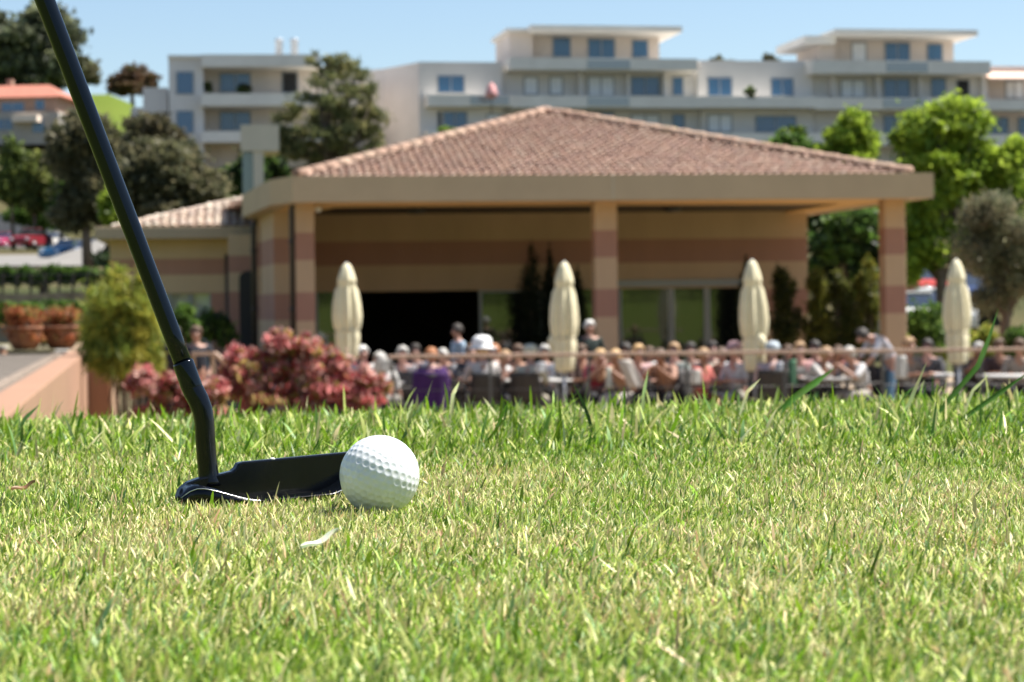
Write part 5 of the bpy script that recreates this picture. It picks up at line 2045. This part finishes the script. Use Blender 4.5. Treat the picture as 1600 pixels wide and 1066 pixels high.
POSES = {
    # facing -Y; J: joints
    'sit': dict(pelvis=(0, .10, .53), belly=(0, .10, .70), chest=(0, .07, .90), neck=(0, .05, 1.04), head=(0, .02, 1.17), top=(0, .03, 1.24),
                sh=(.175, .07, .975), el=(.25, .0, .74), wr=(.13, -.25, .77), hip=(.09, .08, .52), knee=(.12, -.34, .52), ank=(.12, -.30, .09)),
    'lean': dict(pelvis=(0, .12, .53), belly=(0, .07, .69), chest=(0, -.04, .87), neck=(0, -.10, 1.0), head=(0, -.17, 1.10), top=(0, -.18, 1.17),
                 sh=(.175, -.05, .94), el=(.24, -.24, .77), wr=(.09, -.36, .92), hip=(.09, .10, .52), knee=(.13, -.32, .52), ank=(.12, -.22, .09)),
    'recline': dict(pelvis=(0, .06, .52), belly=(0, .12, .68), chest=(0, .16, .88), neck=(0, .17, 1.02), head=(0, .15, 1.15), top=(0, .17, 1.22),
                    sh=(.18, .16, .96), el=(.30, .08, .74), wr=(.24, -.16, .68), hip=(.09, .04, .51), knee=(.10, -.38, .54), ank=(.13, -.46, .10)),
    'stand': dict(pelvis=(0, .0, .95), belly=(0, -.01, 1.12), chest=(0, .01, 1.32), neck=(0, .02, 1.47), head=(0, -.01, 1.60), top=(0, .0, 1.67),
                  sh=(.19, .02, 1.41), el=(.26, .04, 1.13), wr=(.20, -.18, 1.05), hip=(.09, .0, .93), knee=(.10, -.02, .51), ank=(.11, .02, .09)),
    'bend': dict(pelvis=(0, .16, .95), belly=(0, .12, 1.11), chest=(0, -.02, 1.30), neck=(0, -.18, 1.37), head=(0, -.30, 1.36), top=(0, -.36, 1.40),
                 sh=(.18, -.09, 1.33), el=(.24, -.24, 1.07), wr=(.16, -.42, .87), hip=(.09, .14, .93), knee=(.11, .06, .50), ank=(.11, .14, .09)),
}
PM = {}


def pose_meshes(kind):
    if kind in PM:
        return PM[kind]
    J = POSES[kind]
    V = lambda k, s=1: Vector((J[k][0] * s, J[k][1], J[k][2]))
    fwd = (V('head') - V('neck')).normalized()
    faced = Vector((0, -1, 0)) if kind != 'bend' else Vector((0, -.8, -.6)).normalized()
    b = Sk()
    b.p('pelvis', J['pelvis'], .13, None, .10).p('belly', J['belly'], .125, 'pelvis', .095).p('chest', J['chest'], .145, 'belly', .10)
    b.p('neck', J['neck'], .052, 'chest').p('jaw', V('neck').lerp(V('head'), .62) + faced * .012, .062, 'neck')
    b.p('head', J['head'], .078, 'jaw', .092).p('top', J['top'], .060, 'head', .07)
    b.p('nose', V('head') + faced * .105 - fwd * .012, .014, 'head')
    for s, t in ((-1, 'l'), (1, 'r')):
        b.p('ear' + t, V('head') + Vector((s * .088, .012, 0)), .016, 'head')
        b.p('sh' + t, V('sh', s), .058, 'chest')
        b.p('el' + t, V('el', s), .041, 'sh' + t)
        b.p('wr' + t, V('wr', s), .026, 'el' + t)
        d = (V('wr', s) - V('el', s)).normalized()
        palm = V('wr', s) + d * .055
        b.p('palm' + t, palm, .034, 'wr' + t, .02)
        side = d.cross(Vector((0, 0, 1))).normalized()
        for k, (off, ln) in enumerate(((-.027, .060), (-.009, .072), (.009, .068), (.027, .052))):
            q = palm + side * off + d * .035
            b.p('f%d%s' % (k, t), q, .0095, 'palm' + t)
            b.p('g%d%s' % (k, t), q + d * ln * .55 + Vector((0, 0, -.010)), .0085, 'f%d%s' % (k, t))
            b.p('h%d%s' % (k, t), q + d * ln * .9 + Vector((0, 0, -.03)), .0075, 'g%d%s' % (k, t))
        q = V('wr', s) + d * .03 - side * s * .03
        b.p('th' + t, q, .011, 'palm' + t)
        b.p('ti' + t, q + d * .035 - side * s * .018, .0085, 'th' + t)
        b.p('hip' + t, V('hip', s), .085, 'pelvis')
        b.p('knee' + t, V('knee', s), .056, 'hip' + t)
        b.p('ank' + t, V('ank', s), .036, 'knee' + t)
        b.p('toe' + t, V('ank', s) + Vector((0, -.13, -.045)), .036, 'ank' + t, .025)
    body = skin_mesh('body', b.v, b.e)
    s_ = Sk()
    s_.p('pelvis', V('pelvis') + Vector((0, 0, .02)), .142, None, .118).p('belly', J['belly'], .140, 'pelvis', .112).p('chest', J['chest'], .160, 'belly', .116)
    s_.p('yoke', V('chest').lerp(V('neck'), .5), .112, 'chest', .09).p('col', V('chest').lerp(V('neck'), .86), .068, 'yoke')
    for s, t in ((-1, 'l'), (1, 'r')):
        s_.p('sh' + t, V('sh', s), .070, 'chest')
        s_.p('mid' + t, V('sh', s).lerp(V('el', s), .55), .060, 'sh' + t)
        s_.p('el' + t, V('el', s).lerp(V('wr', s), .05), .055, 'mid' + t)
    shirt = skin_mesh('shirt', s_.v, s_.e)
    s_ = Sk()
    s_.p('pelvis', J['pelvis'], .145, None, .118)
    s_.p('waist', V('pelvis').lerp(V('belly'), .4), .138, 'pelvis', .110)
    for s, t in ((-1, 'l'), (1, 'r')):
        s_.p('hip' + t, V('hip', s), .098, 'pelvis')
        s_.p('knee' + t, V('knee', s), .070, 'hip' + t)
        s_.p('ank' + t, V('knee', s).lerp(V('ank', s), .92), .056, 'knee' + t)
    tr = skin_mesh('trousers', s_.v, s_.e)
    # hair
    hc = V('head') + Vector((0, .012, .012)) + (Vector((0, 0.0, 0.02)) if kind != 'bend' else Vector((0, -.02, .03)))

    def hair(longh):
        vs, fs = [], []
        n, m = 20, 12
        up = Vector((0, 0, 1)) if kind != 'bend' else Vector((0, -.35, .94)).normalized()
        bk = -faced - up * (-faced).dot(up)
        bk.normalize()
        sd = up.cross(bk)
        for i in range(m + 1):
            p = PI * i / m
            for k in range(n):
                a = 2 * PI * k / n
                d = Vector((math.sin(p) * math.cos(a), math.sin(p) * math.sin(a), math.cos(p)))
                r0 = .102 + .006 * math.sin(k * 2.3 + i) + .004 * math.sin(k * 5.1 - i * 2)
                pos = Vector((d.x * r0 * .93, d.y * r0 * 1.08, d.z * r0 * 1.05))
                front = d.y < 0          # d.y: + is the back
                lim = (-.015 if not longh else -.02) if front and abs(d.x) < .75 else (-.06 if not longh else -.20)
                if front and abs(d.x) < .75:
                    lim = .045
                if pos.z < lim:
                    if longh and not (front and abs(d.x) < .75):
                        pos.z = max(lim, pos.z * 2.0)
                        pos.x, pos.y = d.x / max(.3, math.sin(p)) * .095, max(-.02, d.y / max(.3, math.sin(p)) * .10)
                    else:
                        pos.z = lim
                        if front:
                            pos.y = max(pos.y, -.085)
                vs.append(hc + sd * pos.x + bk * pos.y + up * pos.z)
        for i in range(m):
            for k in range(n):
                k2 = (k + 1) % n
                fs.append((i * n + k, (i + 1) * n + k, (i + 1) * n + k2, i * n + k2))
        me = bpy.data.meshes.new('hair')
        me.from_pydata([tuple(v) for v in vs], [], fs)
        for p in me.polygons:
            p.use_smooth = True
        return me

    e_up = Vector((0, 0, 1))
    eyes = []
    for s in (-1, 1):
        mb = MB()
        mb.ball(V('head') + faced * .083 + Vector((s * .033, 0, .012)), (.012, .008, .008), 8, 6)
        me = bpy.data.meshes.new('eye')
        me.from_pydata(mb.v, [], mb.f)
        eyes.append(me)
    mb = MB()
    mb.ball(V('head') + faced * .080 - Vector((0, 0, .055)), (.024, .010, .007), 10, 6)
    mouth = bpy.data.meshes.new('mouth')
    mouth.from_pydata(mb.v, [], mb.f)
    PM[kind] = dict(body=body, shirt=shirt, trousers=tr, short=hair(False), long=hair(True), eyes=eyes, mouth=mouth, hc=hc, head=V('head'))
    for me in (body, shirt, tr, PM[kind]['short'], PM[kind]['long'], mouth, *eyes):
        me.materials.append(None)
    return PM[kind]


def put(name, me, m, parent):
    o = bpy.data.objects.new(name, me)
    COL.objects.link(o)
    o.parent = parent
    o.material_slots[0].link = 'OBJECT'
    o.material_slots[0].material = m
    return o


def cloth(c):
    c = tuple(q * .68 for q in c)
    k = 'cloth %.2f %.2f %.2f' % c
    return mat(k, c, 0.9, 0.12, 14, 0.3, 45)


SKINS = [mat('skin tone fair', (0.40, 0.22, 0.16), 0.55, 0.06, 20), mat('skin tone tanned', (0.30, 0.15, 0.09), 0.55, 0.06, 20), mat('skin tone pink', (0.42, 0.225, 0.175), 0.55, 0.06, 20)]
HAIR = {'grey': (0.42, 0.40, 0.37), 'white': (0.68, 0.66, 0.62), 'brown': (0.10, 0.055, 0.03), 'dark': (0.025, 0.018, 0.014), 'blond': (0.52, 0.33, 0.15), 'ginger': (0.36, 0.14, 0.05), 'tan': (0.36, 0.22, 0.11)}
EYE = mat('eye dark', (0.03, 0.02, 0.015), .3)
MOUTH = mat('lips', (0.38, 0.14, 0.12), .5)
GP = 'people dining on the terrace'


def person(px, D_, rz, kind, shirt, trous, hair, longh, label, hat=None, skin=0, heady=None, scale=1.0, group=GP, chair=None, dz=0):
    scale *= .95
    x = XG(px, D_)
    P = pose_meshes(kind)
    # put the head over px: allow for the lean
    hx = P['head']
    c, s = math.cos(rz), math.sin(rz)
    ox, oy = hx.x * c - hx.y * s, hx.x * s + hx.y * c
    root = empty('person', label, 'person', (x - ox * scale, D_ - oy * scale, TER + .006 + dz), rz, group)
    root.scale = (scale,) * 3
    put('body', P['body'], SKINS[skin], root)
    put('shirt', P['shirt'], cloth(shirt), root)
    put('trousers', P['trousers'], cloth(trous), root)
    put('hair', P['long' if longh else 'short'], mat('hair ' + hair, HAIR[hair], 0.6, 0.25, 40, .4, 120), root)
    for e in P['eyes']:
        put('eye', e, EYE, root)
    put('mouth', P['mouth'], MOUTH, root)
    if hat:
        hc = P['hc']
        if hat[0] == 'sunhat':
            mb = MB().lathe([(0.21, -0.035), (0.22, -0.028), (0.135, 0.0), (0.14, 0.06), (0.13, 0.11), (0.09, 0.145), (0.02, 0.155)], 28, (hc.x, hc.y, hc.z + .03))
        else:
            mb = MB().lathe([(0.108, 0.0), (0.112, 0.02), (0.108, 0.06), (0.08, 0.105), (0.02, 0.12)], 24, (hc.x, hc.y, hc.z + .015))
            mb.add([(hc.x - .075, hc.y - .08, hc.z + .025), (hc.x + .075, hc.y - .08, hc.z + .025), (hc.x + .05, hc.y - .19, hc.z + .012), (hc.x - .05, hc.y - .19, hc.z + .012),
                    (hc.x - .075, hc.y - .08, hc.z + .032), (hc.x + .075, hc.y - .08, hc.z + .032), (hc.x + .05, hc.y - .19, hc.z + .019), (hc.x - .05, hc.y - .19, hc.z + .019)],
                   [(3, 2, 1, 0), (4, 5, 6, 7), (0, 1, 5, 4), (1, 2, 6, 5), (2, 3, 7, 6), (3, 0, 4, 7)])
        mb.build('hat', cloth(hat[1]), root)
    if chair:
        chair_at(root.location.x, root.location.y, rz, chair)
    return root


WH = (0.78, 0.78, 0.78)
DK = (0.03, 0.03, 0.035)
B180 = PI
#      px   D     facing  pose   shirt             trousers          hair   long  label
person(566, 33.6, 0.5, 'sit', (0.65, 0.62, 0.6), DK, 'white', False, 'white haired person seated beside the leftmost parasol', chair='dark chair beside the leftmost parasol', skin=2)
person(591, 31.9, -0.9, 'lean', (0.72, 0.70, 0.66), (0.3, 0.28, 0.25), 'grey', False, 'grey haired person in off white leaning over a table by the red shrub', chair='dark chair nearest the red shrub')
person(628, 32.8, 0.1, 'sit', (0.30, 0.28, 0.30), DK, 'grey', False, 'grey haired pink faced diner in grey, between the red shrub and the purple jacket', chair='dark chair of the pink faced diner in grey', skin=2)
pp = person(673, 31.3, B180, 'sit', (0.06, 0.012, 0.13), DK, 'ginger', True, 'ginger haired person in purple seen from behind at the rail')
chair_at(pp.location.x, pp.location.y, B180, 'dark chair with a purple jacket over its back')
jk = MB()
n = 12
vs, fs = [], []
for i in range(9):
    t = i / 8
    for k in range(n + 1):
        s = k / n * 2 - 1
        vs.append((.27 * s * (1 - .08 * (1 - t)), .30 + .05 * (1 - s * s) + .03 * math.sin(s * 9) * t, .92 - .62 * t))
q = len(vs)
vs += [(x_, y_ + .025, z_) for x_, y_, z_ in vs]
for i in range(8):
    for k in range(n):
        a = i * (n + 1) + k
        fs.append((a + 1, a, a + n + 1, a + n + 2))
        fs.append((q + a, q + a + 1, q + a + n + 2, q + a + n + 1))
for k in range(n):
    fs.append((k, k + 1, q + k + 1, q + k))
    a = 8 * (n + 1) + k
    fs.append((a + 1, a, q + a, q + a + 1))
for i in range(8):
    a = i * (n + 1)
    fs.append((a, q + a, q + a + n + 1, a + n + 1))
    a += n
    fs.append((q + a, a, a + n + 1, q + a + n + 1))
jo = MB().add(vs, fs, True).build('jacket', cloth((0.055, 0.011, 0.12)), None)
jo.location = pp.location
jo.rotation_euler.z = B180
tag(jo, 'purple jacket hanging over the back of a dark chair', 'jacket')

person(713, 35.2, -1.2, 'stand', (0.42, 0.55, 0.68), DK, 'dark', False, 'standing waiter in a light blue shirt before the dark doorway', scale=.93, group='people standing about the terrace')
person(752, 31.7, B180 + .2, 'sit', (0.72, 0.66, 0.62), (0.4, 0.38, 0.36), 'blond', True, 'woman in a big white sunhat and pale top at the rail', hat=('sunhat', (1.16, 1.16, 1.16)), chair='dark chair of the woman in the white sunhat', scale=1.06)
person(789, 32.2, 0.9, 'lean', WH, DK, 'tan', False, 'person in white leaning over, right of the big white sunhat', chair='dark chair right of the white sunhat')
person(808, 33.0, 0.0, 'sit', (0.62, 0.36, 0.25), DK, 'brown', True, 'brown haired diner in tan behind the cream clad person', chair='dark chair behind the cream clad person', skin=1)
person(828, 31.6, B180 - .3, 'sit', (0.72, 0.66, 0.50), (0.5, 0.45, 0.36), 'white', False, 'person in cream with a pale cap, left of the second parasol', hat=('cap', (0.72, 0.70, 0.56)), chair='dark chair just left of the second parasol')
person(908, 32.6, 0.7, 'sit', (0.10, 0.06, 0.05), DK, 'brown', True, 'brown haired diner in dark clothes just right of the second parasol', chair='dark chair just right of the second parasol', skin=1)
person(921, 35.4, 0.3, 'stand', (0.02, 0.035, 0.03), DK, 'white', False, 'white haired person standing in black by the middle column', scale=.95, group='people standing about the terrace')
person(937, 32.2, 0.2, 'lean', (0.50, 0.06, 0.10), DK, 'blond', False, 'blond diner in dark red below the middle column', chair='dark chair below the middle column')
person(960, 31.7, -0.7, 'lean', (0.55, 0.33, 0.2), (0.6, 0.55, 0.5), 'blond', True, 'long haired blond diner in tan leaning on the table', chair='dark chair of the long haired blond diner', skin=1)
person(997, 32.0, 0.3, 'sit', (0.70, 0.48, 0.50), DK, 'blond', False, 'blond diner in a pale pink shirt right of the middle column', chair='dark chair of the blond diner in pink')
person(1030, 31.8, -0.4, 'lean', (0.52, 0.30, 0.22), DK, 'brown', True, 'brown haired diner in a peach top reaching across a table', chair='dark chair of the diner in the peach top', skin=1)
person(1078, 33.0, 0.1, 'sit', (0.15, 0.13, 0.14), DK, 'dark', True, 'dark haired diner in grey behind the coral shirt', chair='dark chair behind the coral shirt')
person(1099, 31.8, 0.9, 'sit', (0.72, 0.20, 0.17), (0.35, 0.05, 0.05), 'tan', False, 'diner in a bright coral red shirt', chair='dark chair of the diner in coral red', skin=1, scale=.95)
person(1126, 32.3, -0.3, 'lean', (0.66, 0.60, 0.48), DK, 'brown', True, 'brown haired diner in a cream shirt left of the third parasol', chair='dark chair of the diner in the cream shirt')
person(1146, 31.8, -0.8, 'sit', (0.70, 0.70, 0.72), (0.5, 0.48, 0.4), 'grey', False, 'diner in white with a pink cap touching the third parasol', hat=('cap', (0.66, 0.42, 0.44)), chair='dark chair against the third parasol', skin=2)
person(1206, 31.4, B180 - .1, 'sit', (0.70, 0.52, 0.52), DK, 'grey', False, 'person with a pale blue cap and pink checked shirt seen from behind', hat=('cap', (0.60, 0.68, 0.74)), chair='dark chair right of the third parasol')
person(1249, 32.4, 0.2, 'sit', (0.55, 0.30, 0.30), DK, 'tan', False, 'tan haired diner in dusty pink behind a green bag', chair='dark chair beside the green bag', skin=2)
person(1309, 32.6, 0.5, 'lean', (0.45, 0.16, 0.14), DK, 'brown', True, 'brown haired diner in dull red left of the bending man', chair='dark chair behind the bending man', skin=1)
person(1325, 31.7, -1.0, 'lean', (0.74, 0.72, 0.72), (0.5, 0.45, 0.4), 'grey', False, 'grey haired diner in white next to the bending man', chair='dark chair next to the bending man')
person(1347, 31.9, -1.35, 'bend', (0.60, 0.60, 0.68), (0.14, 0.28, 0.44), 'dark', False, 'man in pale lavender shirt and blue jeans bending over a table', group='people standing about the terrace')
person(1420, 32.2, 0.6, 'sit', (0.30, 0.24, 0.20), DK, 'tan', False, 'tan haired diner alone below the right porch column', chair='dark chair below the right porch column', skin=1, scale=1.04)
person(1560, 33.2, 0.2, 'sit', (0.09, 0.05, 0.05), DK, 'brown', False, 'brown haired diner in dark clothes right of the rightmost parasol', chair='dark chair right of the rightmost parasol', skin=1)
person(1592, 32.6, -0.3, 'sit', (0.42, 0.34, 0.28), DK, 'brown', True, 'brown haired diner in beige at the right end of the rail', chair='dark chair at the right end of the rail', skin=1)
person(306, 31.5, 0.2, 'stand', (0.025, 0.027, 0.04), DK, 'brown', False, 'person in a dark suit standing right of the putter shaft', group='people standing about the terrace', scale=.96)
person(272, 31.8, -0.4, 'stand', (0.03, 0.03, 0.035), DK, 'dark', False, 'person in a dark suit half hidden behind the putter shaft', group='people standing about the terrace', scale=.96)

more = (
    (648, 34.6, 0.2, 'sit', (0.12, 0.13, 0.18), 'dark', False, 'dark haired diner in navy, in the shade behind the purple jacket'),
    (690, 33.9, -0.4, 'lean', (0.30, 0.30, 0.32), 'grey', False, 'grey haired diner in grey right behind the purple jacket'),
    (735, 33.8, 0.5, 'sit', (0.06, 0.06, 0.07), 'brown', True, 'brown haired diner in black behind the big white sunhat'),
    (771, 33.6, -0.3, 'sit', (0.50, 0.46, 0.42), 'ginger', False, 'ginger haired diner in taupe just right of the big white sunhat'),
    (850, 33.5, 0.1, 'recline', (0.20, 0.22, 0.26), 'grey', False, 'grey haired diner leaning back, hidden partly by the second parasol'),
    (976, 33.2, -0.5, 'sit', (0.05, 0.05, 0.06), 'dark', True, 'dark haired diner in black between the two blond diners'),
    (1014, 33.6, 0.6, 'lean', (0.72, 0.72, 0.72), 'brown', False, 'brown haired diner in white behind the peach top'),
    (1052, 32.9, -0.2, 'sit', (0.40, 0.46, 0.42), 'tan', True, 'tan haired diner in sage green left of the dark haired diner'),
    (1112, 33.9, 0.3, 'sit', (0.62, 0.54, 0.46), 'dark', False, 'dark haired diner in sand colour behind the coral red shirt'),
    (1162, 33.4, -0.6, 'recline', (0.55, 0.50, 0.44), 'tan', False, 'tan haired diner leaning back behind the third parasol'),
    (1230, 33.6, 0.4, 'lean', (0.74, 0.70, 0.70), 'brown', False, 'brown haired diner in white between the checked shirt and the dusty pink top'),
    (1272, 33.2, -0.3, 'sit', (0.30, 0.10, 0.10), 'dark', False, 'dark haired diner in maroon right of the dusty pink top'),
    (1291, 31.8, 0.9, 'lean', (0.72, 0.68, 0.64), 'tan', True, 'long tan haired diner in off white left of the dull red top'),
    (1448, 33.4, -0.4, 'sit', (0.09, 0.09, 0.10), 'dark', False, 'dark haired diner in black left of the rightmost parasol'),
    (1528, 33.8, 0.2, 'lean', (0.14, 0.10, 0.09), 'grey', False, 'grey haired diner in dark brown just right of the rightmost parasol'))
for (px, D_, rz, kd, sh_, hr_, lg, lab) in more:
    person(px, D_, rz, kd, sh_, DK, hr_, lg, lab, skin=px % 3, chair='dark chair of the diner' + {648: ' in navy', 690: ' in grey', 735: ' behind the sunhat', 771: ' in taupe', 850: ' behind the second parasol', 976: ' between the blond diners', 1014: ' behind the peach top', 1052: ' in sage green', 1112: ' in sand colour', 1162: ' behind the third parasol', 1230: ' right of the checked shirt', 1272: ' in maroon', 1291: ' in off white', 1448: ' left of the rightmost parasol', 1528: ' by the rightmost parasol'}[px])

for (px, D_, lab) in ((610, 32.6, 'round table beside the red shrub'), (655, 33.6, 'round table behind the person in purple'), (772, 32.9, 'round table right of the big white sunhat'), (850, 32.6, 'round table behind the second parasol'),
                      (985, 32.9, 'round table right of the middle column'), (1055, 32.7, 'round table left of the coral shirt'), (1115, 33.1, 'round table behind the coral shirt'), (1225, 32.5, 'round table right of the third parasol'),
                      (1298, 31.9, 'round table under the bending man\'s hands'), (1440, 32.8, 'round table below the right porch column'), (1575, 32.0, 'round table at the right end of the rail')):
    table_at(px, D_, lab)


# jackets and bags hung on chairs
def drape(px, D_, y0, y1, wpx, col, label, cat='jacket', name='jacket', skew=0.0):
    a = W(px, y0, D_)
    c = W(px, y1, D_)
    wd = wpx * D_ / F
    H = a.z - c.z
    vs, fs = [], []
    n, m = 10, 8
    for i in range(m + 1):
        t = i / m
        for k in range(n + 1):
            s = k / n * 2 - 1
            vs.append((wd * .5 * s * (.8 + .25 * t) + skew * t, -.03 * math.cos(s * 1.5) - .02 * math.sin(5 * s + 2) * t, -H * t))
    q = len(vs)
    vs += [(x_, y_ + .05, z_) for x_, y_, z_ in vs]
    for i in range(m):
        for k in range(n):
            e = i * (n + 1) + k
            fs.append((e, e + n + 1, e + n + 2, e + 1))
            fs.append((q + e, q + e + 1, q + e + n + 2, q + e + n + 1))
        e = i * (n + 1)
        fs.append((e, q + e, q + e + n + 1, e + n + 1))
        e += n
        fs.append((e, e + n + 1, q + e + n + 1, q + e))
    for k in range(n):
        fs.append((k, k + 1, q + k + 1, q + k))
        e = m * (n + 1) + k
        fs.append((e, q + e, q + e + 1, e + 1))
    o = MB().add(vs, fs, True).build(name, cloth(col), None)
    o.location = a
    tag(o, label, cat)


drape(975, 31.2, 562, 606, 26, (0.66, 0.60, 0.54), 'pale beige jacket hanging from a chair near the middle column', skew=.18)
drape(1219, 31.15, 566, 594, 16, (0.72, 0.74, 0.80), 'white jacket hanging from the chair right of the third parasol')
drape(1238, 31.3, 562, 602, 15, (0.10, 0.24, 0.14), 'green bag hanging near the dusty pink diner', 'bag', 'bag')
drape(1408, 31.3, 556, 592, 20, (0.66, 0.65, 0.62), 'off white jacket over a chair behind the bending man')
drape(951, 31.2, 574, 606, 9, (0.66, 0.68, 0.6), 'narrow white cloth hanging below the blond diner', 'cloth', 'cloth', .0)
drape(1088, 31.2, 578, 600, 18, (0.78, 0.76, 0.70), 'white bag hanging under the coral red shirt', 'bag', 'bag')
drape(845, 31.2, 566, 582, 18, (0.75, 0.78, 0.82), 'white folded cloth hanging left of the second parasol', 'cloth', 'cloth')
drape(600, 31.2, 562, 580, 34, (0.74, 0.72, 0.66), 'white cloth hanging beside the red shrub', 'cloth', 'cloth')
